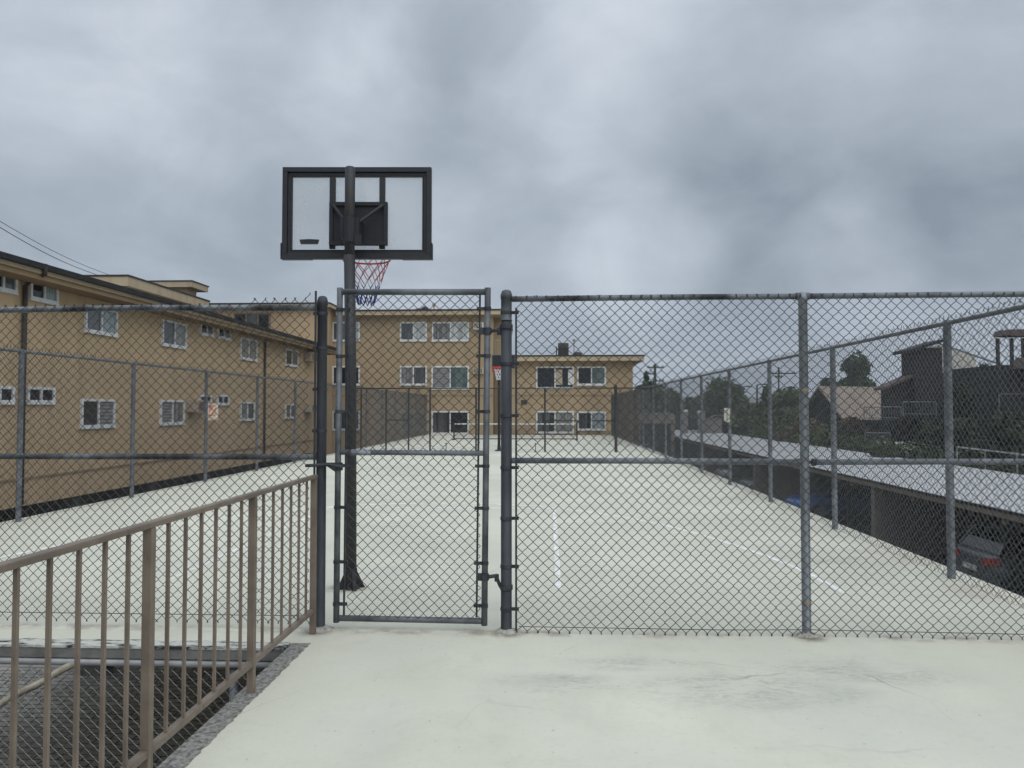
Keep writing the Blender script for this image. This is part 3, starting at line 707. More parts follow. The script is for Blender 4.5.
# ------------------------------------------------------------------ near basketball hoop
BY = 7.0
HPY = 6.74; HPX = at_y(350.9, 590, HPY)[0]
BX = at_y(357.6, 215, BY)[0] + .0125
bh = thing('basketball_hoop', 'black framed clear backboard hoop with red rim standing behind the gate', 'basketball hoop', (HPX, HPY, 0))
ptop = (HPX - .032, at_y(350.5, 167, HPY)[1])
part(MB().tube([(HPX, HPY, .0), (HPX - .014, HPY, 1.9), (ptop[0], HPY, 2.95)], .050, 16), 'pole', 'hooppole', bh, smooth=True)
part(MB().tube([(ptop[0], HPY, 2.90), (ptop[0], HPY, ptop[1] - .01), (ptop[0], HPY, ptop[1])], .046, 16, rs=[.046, .046, .036]), 'pole', 'hooppole', bh, smooth=True)
fb_ = MB(); fb_.lathe((HPX, HPY, 0), [(.075, 0), (.07, .012), (.056, .02), (.056, .16), (.052, .18)], 16)
for a in range(4):
    an = a * PI / 2 + .35; dx, dy = math.cos(an), math.sin(an)
    fb_.prism([(HPX + dx * .045, HPY + dy * .045, .003), (HPX + dx * .125, HPY + dy * .125, .003), (HPX + dx * .11, HPY + dy * .11, .03), (HPX + dx * .045, HPY + dy * .045, .17)], (-dy * .03, dx * .03, 0))
part(fb_, 'base', 'bracket', bh)
x0, x1 = BX - .687, BX + .687
z1 = at_y(357, 168.5, BY)[1]; z0 = at_y(357, 259.5, BY)[1]
board = thing('backboard', None, None); board.parent = bh; board.location = Vector((BX, BY, (z0 + z1) / 2)) - Vector(bh.location)
w = x1 - x0; h = z1 - z0; fw = .092
fr_ = MB()
X0, X1 = x0, x1
def frame_ring(mb, xa, xb, za, zb, t, ya, yb):
    mb.box(xa, xb, ya, yb, zb - t, zb); mb.box(xa, xb, ya, yb, za, za + t)
    mb.box(xa, xa + t, ya + .0005, yb - .0005, za + t, zb - t); mb.box(xb - t, xb, ya + .0005, yb - .0005, za + t, zb - t)
frame_ring(fr_, X0, X1, z0, z1, .045, BY - .045, BY + .02)
frame_ring(fr_, X0 + .046, X1 - .046, z0 + .046, z1 - .046, .03, BY - .025, BY + .015)
frame_ring(fr_, X0 + .077, X1 - .077, z0 + .077, z1 - .077, .008, BY - .03, BY + .012)
# thick lower bumper that wraps the corners
for xa, xb in ((X0 - .012, X0 + .27), (X1 - .27, X1 + .012)):
    fr_.box(xa, xb, BY - .05, BY + .03, z0 - .004, z0 + .012)
for xa, xb in ((X0 - .012, X0 - .001), (X1 + .001, X1 + .012)):
    fr_.box(xa, xb, BY - .05, BY + .03, z0 + .0125, z0 + .145)
part(fr_, 'frame', 'blackplastic', board, bevel=.003)
part(MB().box(X0 + .09, X1 - .09, BY + .0, BY + .008, z0 + .09, z1 - .09), 'pane', 'acrylic', board)
bars = MB()
for px in (333.5, 382.5):
    xx = at_y(px, 215, BY)[0] + .0125; bars.box(xx - .026, xx + .026, BY - .04, BY - .004, z0 + .094, z1 - .094)
part(bars, 'support_bars', 'blackplastic', board, bevel=.002)
bx0, bz0 = at_y(329.5, 246, BY - .05); bx1, bz1 = at_y(387.5, 202, BY - .05); bx0 += .012; bx1 += .012
pl = MB(); pl.box(bx0, bx1, BY - .055, BY - .042, bz0, bz1); frame_ring(pl, bx0 + .001, bx1 - .001, bz0 + .001, bz1 - .001, .035, BY - .075, BY - .056)
part(pl, 'mount_plate', 'bracket', board, bevel=.002)
br_ = MB(); cx_, cz_ = ptop[0], at_y(350, 228, BY)[1]
for sx in (bx0 + .04, bx1 - .04):
    br_.tube([(sx, BY - .085, bz1 - .035), (cx_ + (.05 if sx > cx_ else -.03), HPY + .04, cz_ - .02)], .016, 8)
br_.box(cx_ + .055, cx_ + .085, HPY - .02, BY - .06, cz_ - .16, cz_ + .03)
br_.box(cx_ - .08, cx_ - .055, HPY - .02, BY - .06, cz_ - .16, cz_ + .03)
part(br_, 'arms', 'bracket', bh)
cl_ = MB(); cl_.lathe((cx_, HPY, cz_ - .20), [(.047, 0), (.062, .004), (.062, .225), (.047, .23)], 16)
cl_.box(cx_ + .05, cx_ + .11, HPY - .045, HPY + .02, cz_ - .21, cz_ - .13)
part(cl_, 'clamp', 'bracket', bh)
lg = at_y(311.5, 242.5, BY); b_ = MB()
hw, hh = .092, .021
b_.prism([(lg[0] - hw, BY - .008, lg[1] + hh), (lg[0] - hw * .86, BY - .008, lg[1] - hh), (lg[0] + hw * .86, BY - .008, lg[1] - hh), (lg[0] + hw, BY - .008, lg[1] + hh), (lg[0], BY - .008, lg[1] + hh * 1.25)], (0, .006, 0))
part(b_, 'badge', 'blackplastic', board)
RZ = at_y(366, 259.5, 7.42)[1]; RCY = 7.42; RCX = at_y(366.3, 264, 7.42)[0] + .033
rm = MB(); ring = [(RCX + .229 * math.cos(2 * PI * k / 40), RCY + .229 * math.sin(2 * PI * k / 40), RZ) for k in range(41)]
rm.tube(ring, .009, 8, False)
rm.box(RCX - .07, RCX + .07, BY + .02, RCY - .22, RZ - .006, RZ + .006)
rim = part(rm, 'rim', 'rimred', bh, smooth=False)
def make_net(cx, cy, rz, rt, rb, hgt, loops, rows, r):
    mb = MB()
    def P(i, j):
        t = j / rows; rr = rt + (rb - rt) * (t ** .9); a = 2 * PI * (i + .5 * (j % 2)) / loops
        return Vector((cx + rr * math.cos(a), cy + rr * math.sin(a), rz - hgt * t))
    for j in range(rows):
        for i in range(loops):
            a = P(i, j)
            for q in ((i, i - 1) if j % 2 == 0 else (i, i + 1)):
                b = P(q, j + 1); m_ = (a + b) / 2 + Vector((0, 0, -.004))
                mb.tube([a, m_, b], r, 4, False)
    return mb
nm = make_net(RCX, RCY, RZ - .008, .225, .075, .44, 12, 6, .0042)
part(nm, 'net', 'rwbnet', rim, fix=False, loc=(RCX, RCY, RZ - .008))
bh.rotation_euler = (0, 0, YAW)

# ------------------------------------------------------------------ far hoop
fx = at_y(499, 451, 28.75)[0]; fy = 28.75
fh = thing('basketball_hoop', 'small far basketball hoop with red rim beyond the gate post', 'basketball hoop', (fx, fy, 0))
part(MB().tube([(fx, fy, 0), (fx, fy, 2.75), (fx + .05, fy + .15, 3.25)], .055, 10), 'pole', 'greenpost', fh, smooth=True)
part(MB().lathe((fx, fy, 0), [(.16, 0), (.15, .03), (.07, .06), (.06, .2)], 12), 'base', 'greenpost', fh)
bxl, bzt = at_y(492, 355, fy - .1); bxr = bxl + .86
bd = MB(); bd.box(bxl, bxr, fy - .06, fy - .03, 3.08, bzt); fbd = part(bd, 'backboard', 'bracket', fh)
ed_ = MB(); frame_ring(ed_, bxl - .02, bxr + .02, 3.06, bzt + .02, .03, fy - .075, fy - .061); part(ed_, 'edging', 'railwhite', fbd)
rm = MB(); rcx = (bxl + bxr) / 2 - .12; rm.tube([(rcx + .22 * math.cos(2 * PI * k / 24), fy - .35 + .22 * math.sin(2 * PI * k / 24), 3.08) for k in range(25)], .03, 6, False)
rm.box(rcx - .3, rcx + .3, fy - .1, fy - .076, 2.93, 3.17)
r2 = part(rm, 'rim', 'rimred', fh)
part(make_net(rcx, fy - .35, 3.06, .21, .12, .42, 10, 4, .011), 'net', 'white', r2, fix=False)

# ------------------------------------------------------------------ portable net
ny = 38.8
nx0, nx1 = at_y(454, 440, ny)[0], at_y(577, 440, ny)[0]
pn = thing('portable_net', 'low portable court net with white top band behind the cross fence', 'sports net', ((nx0 + nx1) / 2, ny, 0))
for x in (nx0, nx1):
    p_ = MB(); p_.tube([(x, ny, 0), (x, ny, .92)], .035, 8); p_.box(x - .05, x + .05, ny - .45, ny + .45, 0, .05); part(p_, 'post', 'bracket', pn)
part(MB().box(nx0 + .04, nx1 - .04, ny - .012, ny + .012, .78, .84), 'top_band', 'whitetape', pn)
part(MB().tube([(nx0, ny, .06), (nx1, ny, .06)], .025, 6), 'bottom_bar', 'bracket', pn)
nb = MB(); k = nx0 + .06
while k < nx1 - .05: nb.tube([(k, ny, .08), (k, ny, .78)], .003, 3, False); k += .06
z = .1
while z < .77: nb.tube([(nx0 + .04, ny, z), (nx1 - .04, ny, z)], .003, 3, False); z += .06
part(nb, 'net', 'netblack', pn, fix=False)

# ------------------------------------------------------------------ windows and buildings
def window(parent, o, u, n, w, h, panes, frame='winframe', t=.06, sill=True):
    """framed sliding window standing proud of a wall; o = centre on the wall, u along the wall, n out of it."""
    o = Vector(o); u = Vector(u); n = Vector(n); k = Vector((0, 0, 1))
    mb = MB()
    mb.obox(o + k * (h / 2 - t / 2) + n * .03, u, n, w, .07, t); mb.obox(o - k * (h / 2 - t / 2) + n * .03, u, n, w, .07, t)
    for s in (-1, 1): mb.obox(o + u * s * (w / 2 - t / 2) + n * .03, u, n, t, .068, h - 2 * t)
    np_ = len(panes)
    for i in range(1, np_): mb.obox(o + u * (-w / 2 + w * i / np_) + n * .03, u, n, t * .8, .06, h - 2 * t)
    if sill: mb.obox(o - k * (h / 2 + .02) + n * .035, u, n, w + .04, .075, .04)
    f = part(mb, 'window', frame, parent)
    for i, pm in enumerate(panes):
        wi = (w - 2 * t) / np_ if np_ == 1 else w / np_ - t * .9
        c = o + u * (-w / 2 + w * (i + .5) / np_) + n * (.012 + .006 * (i % 2))
        part(MB().obox(c, u, n, wi + .02, .012, h - 2 * t + .02), 'pane', pm, f)
    return f

# ---- left apartment building
WX = -12.6
lb = thing('apartment_building', 'long two storey tan apartment block running along the left side of the court', 'building', (WX, 25, LOW))
part(MB().box(-24, WX, 6, 42.6, -.75, 4.62), 'wall', 'tan', lb)
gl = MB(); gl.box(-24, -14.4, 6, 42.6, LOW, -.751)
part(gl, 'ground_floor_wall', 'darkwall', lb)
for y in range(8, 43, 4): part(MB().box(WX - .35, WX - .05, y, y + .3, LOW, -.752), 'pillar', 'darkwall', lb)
part(MB().box(WX + .001, WX + .03, 6, 42.6, -.12, -.07), 'wall_band', 'soffit', lb)
EX = -11.9
ezt = at_x(150, 297, EX)[1]
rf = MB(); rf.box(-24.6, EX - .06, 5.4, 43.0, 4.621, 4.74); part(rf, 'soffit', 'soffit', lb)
rf = MB(); rf.box(-24.6, EX, 5.4, 43.1, 4.741, 4.90)
roof = part(rf, 'roof', 'fascia_dirty', lb)
rt = MB(); rt.prism([(EX, 5.4, 4.901), (-18, 5.4, 5.06), (-24.6, 5.4, 4.901)], (0, 37.7, 0)); part(rt, 'roof_sheet', 'roof', roof)
gu = MB(); gu.prism([(EX + .001, 5.35, 4.84), (EX + .09, 5.35, 4.85), (EX + .12, 5.35, 4.97), (EX + .001, 5.35, 4.97)], (0, 37.8, 0)); part(gu, 'gutter', 'gutter', lb)
def lwin(x0, x1, y0, y1, panes, t=.07):
    ya, za = at_x(x0, (y0 + y1) / 2, WX + .06); yb, zb = at_x(x1, (y0 + y1) / 2, WX + .06)
    xm = (x0 + x1) / 2; zt = at_x(xm, y0, WX)[1]; zb_ = at_x(xm, y1, WX)[1]
    window(lb, (WX, (ya + yb) / 2, (zt + zb_) / 2), (0, 1, 0), (1, 0, 0), yb - ya, zt - zb_, panes, t=t)
for a in [(-10, 18, 270, 291, ('gdark', 'ggreen')), (31, 59, 283, 302, ('gdark', 'drapeblue')), (86, 118, 308, 334, ('ggrey', 'drapeblue')), (163, 187, 322, 347, ('half', 'drape')),
          (201, 214, 324, 335.5, ('gdark', 'ggrey')), (218.5, 231, 328, 339, ('gdark', 'ggrey')), (241, 257.5, 339, 360, ('drape', 'blinds')), (286, 298.5, 350, 366, ('gdark', 'ggrey')),
          (-14, 15, 386, 403, ('ggrey', 'gdark')), (28, 55.5, 387, 403, ('gdark', 'gdark')), (82, 115.5, 399, 427, ('gdark', 'blinds')), (161, 185, 400, 424, ('blinds', 'drape')),
          (200, 212, 395, 404, ('gdark', 'gdark')), (218, 229.5, 395, 404.5, ('gdark', 'gdark')), (241, 255, 402, 420, ('blinds', 'half')), (286, 296, 404, 418, ('ggrey', 'ggrey'))]: lwin(*a)
def ac_unit(x0, x1, y0, y1, m='acbeige'):
    ya = at_x(x0, y0, WX)[0]; yb = at_x(x1, y0, WX)[0]; xm = (x0 + x1) / 2; zt = at_x(xm, y0, WX)[1]; zb = at_x(xm, y1, WX)[1]
    a = MB().box(WX + .001, WX + .42, ya, yb, zb, zt); ac = part(a, 'air_conditioner', m, lb, bevel=.01)
    g_ = MB()
    for i in range(6): g_.box(WX + .4205, WX + .43, ya + .05, yb - .05, zb + .05 + i * (zt - zb - .1) / 6, zb + .05 + (i + .6) * (zt - zb - .1) / 6)
    part(g_, 'grille', 'acgrill', ac)
ac_unit(186.5, 194, 400, 412); ac_unit(304, 310, 353, 361.5); ac_unit(304, 310, 404, 412); ac_unit(196, 200, 401, 410)
def downspout(px, ztop, elbow=True, zb=-.7):
    y = at_x(px, 330, WX + .1)[0]; d = MB()
    if elbow:
        ya, za = at_x(45, 264, EX + .06); yb, zb_ = at_x(45, 274, EX + .06); yc, zc = at_x(31, 280, WX + .1); yd, zd = at_x(25.5, 286, WX + .08)
        d.tube([(EX + .06, ya, za), (EX + .06, yb, zb_), (WX + .1, yc, zc), (WX + .08, yd, zd), (WX + .08, yd, zb)], .055, 8)
    else: d.tube([(WX + .08, y, ztop), (WX + .08, y, zb)], .05, 8)
    part(d, 'downspout', 'pipe_brown', lb, smooth=True)
downspout(25.5, 4.8); downspout(266, 4.62, False)
# small roof vents
for px, py in ((36, 262), (60, 268)):
    y, z = at_x(px, py, EX - 1.2); v_ = MB(); v_.tube([(EX - 1.2, y, 4.9), (EX - 1.2, y, 5.25)], .05, 8); v_.lathe((EX - 1.2, y, 5.25), [(.1, 0), (.1, .06), (.02, .1)], 8); part(v_, 'roof_vent', 'pale_pipe', roof)

# ---- three storey building at the far end
BYF = 46.62
mb_ = thing('apartment_building', 'three storey tan apartment block with white windows at the far end of the court', 'building', (-8, BYF, LOW))
bxr_ = at_y(493, 400, BYF)[0]; zroof = at_y(430, 311, BYF)[1]
wingY = 45.3; wxr = at_y(326.5, 350, wingY)[0]; zwing = at_y(260, 304, wingY)[1]
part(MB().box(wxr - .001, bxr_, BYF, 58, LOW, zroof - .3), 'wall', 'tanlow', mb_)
part(MB().box(-34, wxr, wingY, 58.5, LOW, zwing - .25), 'wing_wall', 'tan', mb_)
rr = MB(); rr.box(wxr + .35, bxr_ + .62, BYF - .6, 58.5, zroof - .299, zroof - .06); rf1 = part(rr, 'roof', 'trim', mb_)
part(MB().box(wxr + .352, bxr_ + .66, BYF - .64, 58.6, zroof - .059, zroof + .03), 'roof_edge', 'gutter', rf1)
rr = MB(); rr.box(-34, wxr + .30, wingY - .45, 59, zwing - .249, zwing - .06); rf2 = part(rr, 'roof', 'trim', mb_)
part(MB().box(-34.1, wxr + .34, wingY - .5, 59, zwing - .059, zwing + .01), 'roof_edge', 'gutter', rf2)
def fwin(par, Y, x0, x1, y0, y1, panes, frame='winframe', t=.09):
    xm = (y0 + y1) / 2; xa = at_y(x0, xm, Y)[0]; xb = at_y(x1, xm, Y)[0]; zt = at_y((x0 + x1) / 2, y0, Y)[1]; zb = at_y((x0 + x1) / 2, y1, Y)[1]
    window(par, ((xa + xb) / 2, Y, (zt + zb) / 2), (1, 0, 0), (0, -1, 0), xb - xa, zt - zb, panes, frame, t)
for (y0, y1), cols in (((322, 341), ((332.5, 360, ('ggrey', 'glight')), (400, 427, ('ggrey', 'glight')), (432, 469, ('drape', 'glight')))),
                       ((366, 385), ((332.5, 360, ('gdark', 'gdark')), (400, 427, ('drape', 'half')), (431.5, 469, ('blinds', 'ggreen')))),
                       ((411, 430), ((332.5, 360, ('gdark', 'ggrey')), (400, 427, ('half', 'drape')), (431.5, 469, ('half', 'gdark'))))):
    for i, (a, b, pn_) in enumerate(cols): fwin(mb_, BYF, a, b, y0, y1 + (4 if i == 2 and y0 > 330 else 0), pn_)
fwin(mb_, wingY, 234, 270.5, 313, 330, ('gdark', 'ggrey', 'gdark'), 'winbrown')
part(MB().box(wxr + .01, bxr_, BYF - .03, BYF - .001, 2.36, 2.42), 'wall_band', 'soffit', mb_)
# air conditioners and balcony on the right end
for (a, b, c, d, m_) in ((474, 484, 323, 330, 'acwhite'), (473.5, 484, 368, 374, 'acbeige')):
    xa, zt = at_y(a, c, BYF); xb, zb = at_y(b, d, BYF)
    ac = part(MB().box(xa, xb, BYF - .35, BYF - .001, zb, zt), 'air_conditioner', m_, mb_, bevel=.01)
    g_ = MB(); n = 6
    for i in range(n): g_.box(xa + .06 + (xb - xa - .12) * i / n, xa + .06 + (xb - xa - .12) * (i + .55) / n, BYF - .36, BYF - .351, zb + .06, zt - .06)
    part(g_, 'grille', 'acgrill', ac)
bal = MB(); zb0 = at_y(500, 356, BYF + 1)[1]
bal.box(bxr_ + .002, bxr_ + 1.0, BYF + .6, BYF + 1.55, zb0 - .18, zb0); balc = part(bal, 'balcony', 'trim', mb_)
rb_ = MB(); rb_.tube([(bxr_ + .05, BYF + .65, zb0 + .95), (bxr_ + .97, BYF + .65, zb0 + .95), (bxr_ + .97, BYF + 1.5, zb0 + .95)], .03, 6)
for i in range(9): rb_.tube([(bxr_ + .1 + i * .108, BYF + .65, zb0), (bxr_ + .1 + i * .108, BYF + .65, zb0 + .95)], .012, 5)
for i in range(6): rb_.tube([(bxr_ + .97, BYF + .75 + i * .13, zb0), (bxr_ + .97, BYF + .75 + i * .13, zb0 + .95)], .012, 5)
part(rb_, 'balcony_railing', 'acbeige', balc, fix=False)
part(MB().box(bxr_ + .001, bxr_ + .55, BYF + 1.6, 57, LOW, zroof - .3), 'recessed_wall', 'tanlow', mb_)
# roof clutter
def roof_vent(px, py, Y, zr, r=.28):
    x = at_y(px, py, Y)[0]; v_ = MB(); v_.lathe((x, Y, zr), [(r * .5, 0), (r * .5, .28), (r, .30), (r * .9, .48), (r * .3, .58)], 10); part(v_, 'roof_vent', 'gutter', rf1)
roof_vent(419, 308, 50, zroof + .03, .4); roof_vent(425, 308, 49, zroof + .03, .25); roof_vent(333, 307, 49, zroof + .03, .5)
x = at_y(434, 305, 49)[0]; v_ = MB(); v_.tube([(x, 49, zroof + .03), (x, 49, zroof + .65)], .05, 6); v_.lathe((x, 49, zroof + .65), [(.12, 0), (.12, .12), (.02, .16)], 8); part(v_, 'roof_vent', 'trim', rf1)

# ---- left arm of the far block: roof volumes rising behind the long block
ARX = -20.2
cy_, cz2 = at_x(128, 275, ARX)
arm = thing('roof_pavilion', 'flat roofed tan upper storey rising behind the long left roof', 'building', (ARX - 4, cy_ + 3, 4.9))
part(MB().box(ARX - 12, ARX - .95, cy_ + .5, wingY - .52, 5.07, cz2 - .75), 'wall', 'tan', arm)
a_ = MB(); a_.box(ARX - 12, ARX, cy_, wingY - .53, cz2 - .52, cz2 - .06)
a_.box(ARX - 12, ARX - .96, cy_ + .02, cy_ + .49, 5.07, cz2 - .521)
ar = part(a_, 'roof', 'trim', arm); part(MB().box(ARX - 12.1, ARX + .04, cy_ - .04, wingY - .535, cz2 - .059, cz2 + .02), 'roof_edge', 'gutter', ar)
py_ = 47.0
sx1, sz1 = at_y(192, 280.5, py_)
sp_ = thing('stair_tower', 'small tan roof tower with an overhanging flat roof behind the left block', 'building', (sx1 - 2, py_ + 2, zwing))
part(MB().box(sx1 - 6.5, sx1 - .55, py_ + .5, py_ + 1.8, zwing + .012, sz1 - .4), 'wall', 'tan', sp_)
s_ = MB(); s_.box(sx1 - 7, sx1, py_, py_ + 2.3, sz1 - .399, sz1 - .05); sr = part(s_, 'roof', 'trim', sp_); part(MB().box(sx1 - 7.1, sx1 + .04, py_ - .04, py_ + 2.4, sz1 - .049, sz1 + .02), 'roof_edge', 'gutter', sr)

# ---- two storey building at the far right
rb = thing('apartment_building', 'two storey tan building with rooftop equipment at the far right end of the court', 'building', (2, 47, LOW))
Y2 = 46.9
xr2 = at_y(633, 400, Y2)[0]; zr2 = at_y(570, 356, Y2)[1]
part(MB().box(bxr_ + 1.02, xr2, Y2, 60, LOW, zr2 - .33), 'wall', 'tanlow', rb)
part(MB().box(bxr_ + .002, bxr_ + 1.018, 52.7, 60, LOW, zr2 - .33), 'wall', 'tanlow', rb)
r_ = MB(); r_.box(bxr_ + 1.03, xr2 + .62, Y2 - .62, 60, zr2 - .329, zr2 - .06); rr2 = part(r_, 'roof', 'trim', rb)
part(MB().box(bxr_ + 1.03, xr2 + .66, Y2 - .66, 60.1, zr2 - .059, zr2 + .02), 'roof_edge', 'gutter', rr2)
for (a, b, c, d, pn_) in ((536, 574, 366.5, 388.5, ('gdark', 'gdark')), (577, 606, 366.5, 385, ('gdark', 'ggreen')), (536, 574, 411, 433, ('half', 'drape')), (577, 606, 411.5, 430, ('half', 'drapeblue'))): fwin(rb, Y2, a, b, c, d, pn_)
xc = at_y(553, 375, Y2)[0]
for i in range(2):
    cpx = (560, 570)[i]; x, zt = at_y(cpx, 368, Y2 - .02); zb = at_y(cpx, 386.5, Y2)[1]
    part(MB().box(x - .12 - .2 * (i == 0), x + .14, Y2 - .012 - .03, Y2 - .032, zb + .1, zt - .1), 'curtain', 'acbeige' if i == 0 else 'winframe', rb)
part(MB().box(bxr_ + 1.03, xr2, Y2 - .03, Y2 - .001, 2.36, 2.42), 'wall_band', 'soffit', rb)
x_, zt_ = at_y(521, 400, Y2); x2_, zb_ = at_y(527, 404.5, Y2); part(MB().box(x_, x2_, Y2 - .04, Y2 - .0305, zb_, zt_), 'wall_vent', 'pipe_brown', rb)
xa, zt = at_y(558, 343.5, 49); xb, _z = at_y(568.5, 343.5, 49)
eq = part(MB().box(xa, xb, 48.6, 49.3, zr2 + .02, zt), 'roof_unit', 'acgrill', rr2, bevel=.02)
e_ = MB()
for i in range(6): e_.box(xa + .04, xb - .04, 48.58, 48.599, zr2 + .1 + i * .1, zr2 + .15 + i * .1)
part(e_, 'grille', 'gutter', eq)
x = at_y(574, 340, 49)[0]; v_ = MB(); v_.tube([(x, 49, zr2), (x, 49, zr2 + 1.1)], .035, 6); v_.lathe((x, 49, zr2 + 1.1), [(.1, 0), (.1, .08), (.02, .12)], 8); part(v_, 'roof_vent', 'woodfascia', rr2)
x = at_y(577.5, 352, 49)[0]; v_ = MB(); v_.lathe((x, 49, zr2), [(.32, 0), (.32, .2), (.26, .32), (.12, .4)], 10); part(v_, 'roof_vent', 'gutter', rr2)
x = at_y(556.5, 350, 49)[0]; v_ = MB(); v_.tube([(x, 49, zr2), (x, 49, zr2 + .75)], .04, 6); part(v_, 'roof_vent', 'gutter', rr2)

# ------------------------------------------------------------------ carport on the right
CPX, CPB, CPZ = 9.33, 14.9, -.5
cp = thing('carport', 'long low carport with a white flat roof right of the court', 'carport', (12, 25, LOW))
part(MB().box(CPX, CPB, -6, 76.0, CPZ - .11, CPZ), 'roof', 'carproof', cp)
part(MB().box(CPX - .06, CPX - .001, -6, 76.05, CPZ - .16, CPZ - .045), 'fascia', 'woodfascia', cp)
part(MB().box(CPX - .075, CPX - .001, -6, 76.05, CPZ - .042, CPZ + .015), 'roof_edge', 'gutter', cp)
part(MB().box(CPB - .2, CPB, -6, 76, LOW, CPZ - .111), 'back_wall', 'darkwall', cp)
for y in (9.8, 22.7, 35.6, 48.5, 61.4): part(MB().box(CPX + .02, CPB - .201, y, y + .25, LOW, CPZ - .111), 'divider_wall', 'carpwall', cp)
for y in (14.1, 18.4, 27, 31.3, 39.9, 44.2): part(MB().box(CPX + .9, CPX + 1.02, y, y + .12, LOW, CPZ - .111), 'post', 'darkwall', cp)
for i in range(19): part(MB().box(CPX + .001, CPB - .201, -4 + i * 4.0 + .3, -4 + i * 4.0 + .42, CPZ - .30, CPZ - .112), 'beam', 'woodfascia', cp)
# second carport across the end of the drive
x0c = at_y(634, 418, 57)[0]; x1c = 9.2; zt = at_y(650, 413.5, 57)[1]; zb = at_y(650, 421.5, 57)[1]
c2 = thing('carport', 'small beige carport facing the drive at its far end', 'carport', (x0c, 57, LOW))
part(MB().box(x0c - 3, x1c, 57, 63, zt - .55, zt), 'roof', 'block', c2)
part(MB().box(x0c - 3, x1c + .05, 56.9, 56.999, zb - .15, zb + .3), 'fascia', 'carpwall', c2)
part(MB().box(x1c - .25, x1c, 57.01, 63, LOW, zt - .551), 'side_wall', 'carpwall', c2)
part(MB().box(x0c - 3, x1c - .251, 62.7, 63, LOW, zt - .551), 'back_wall', 'darkwall', c2)

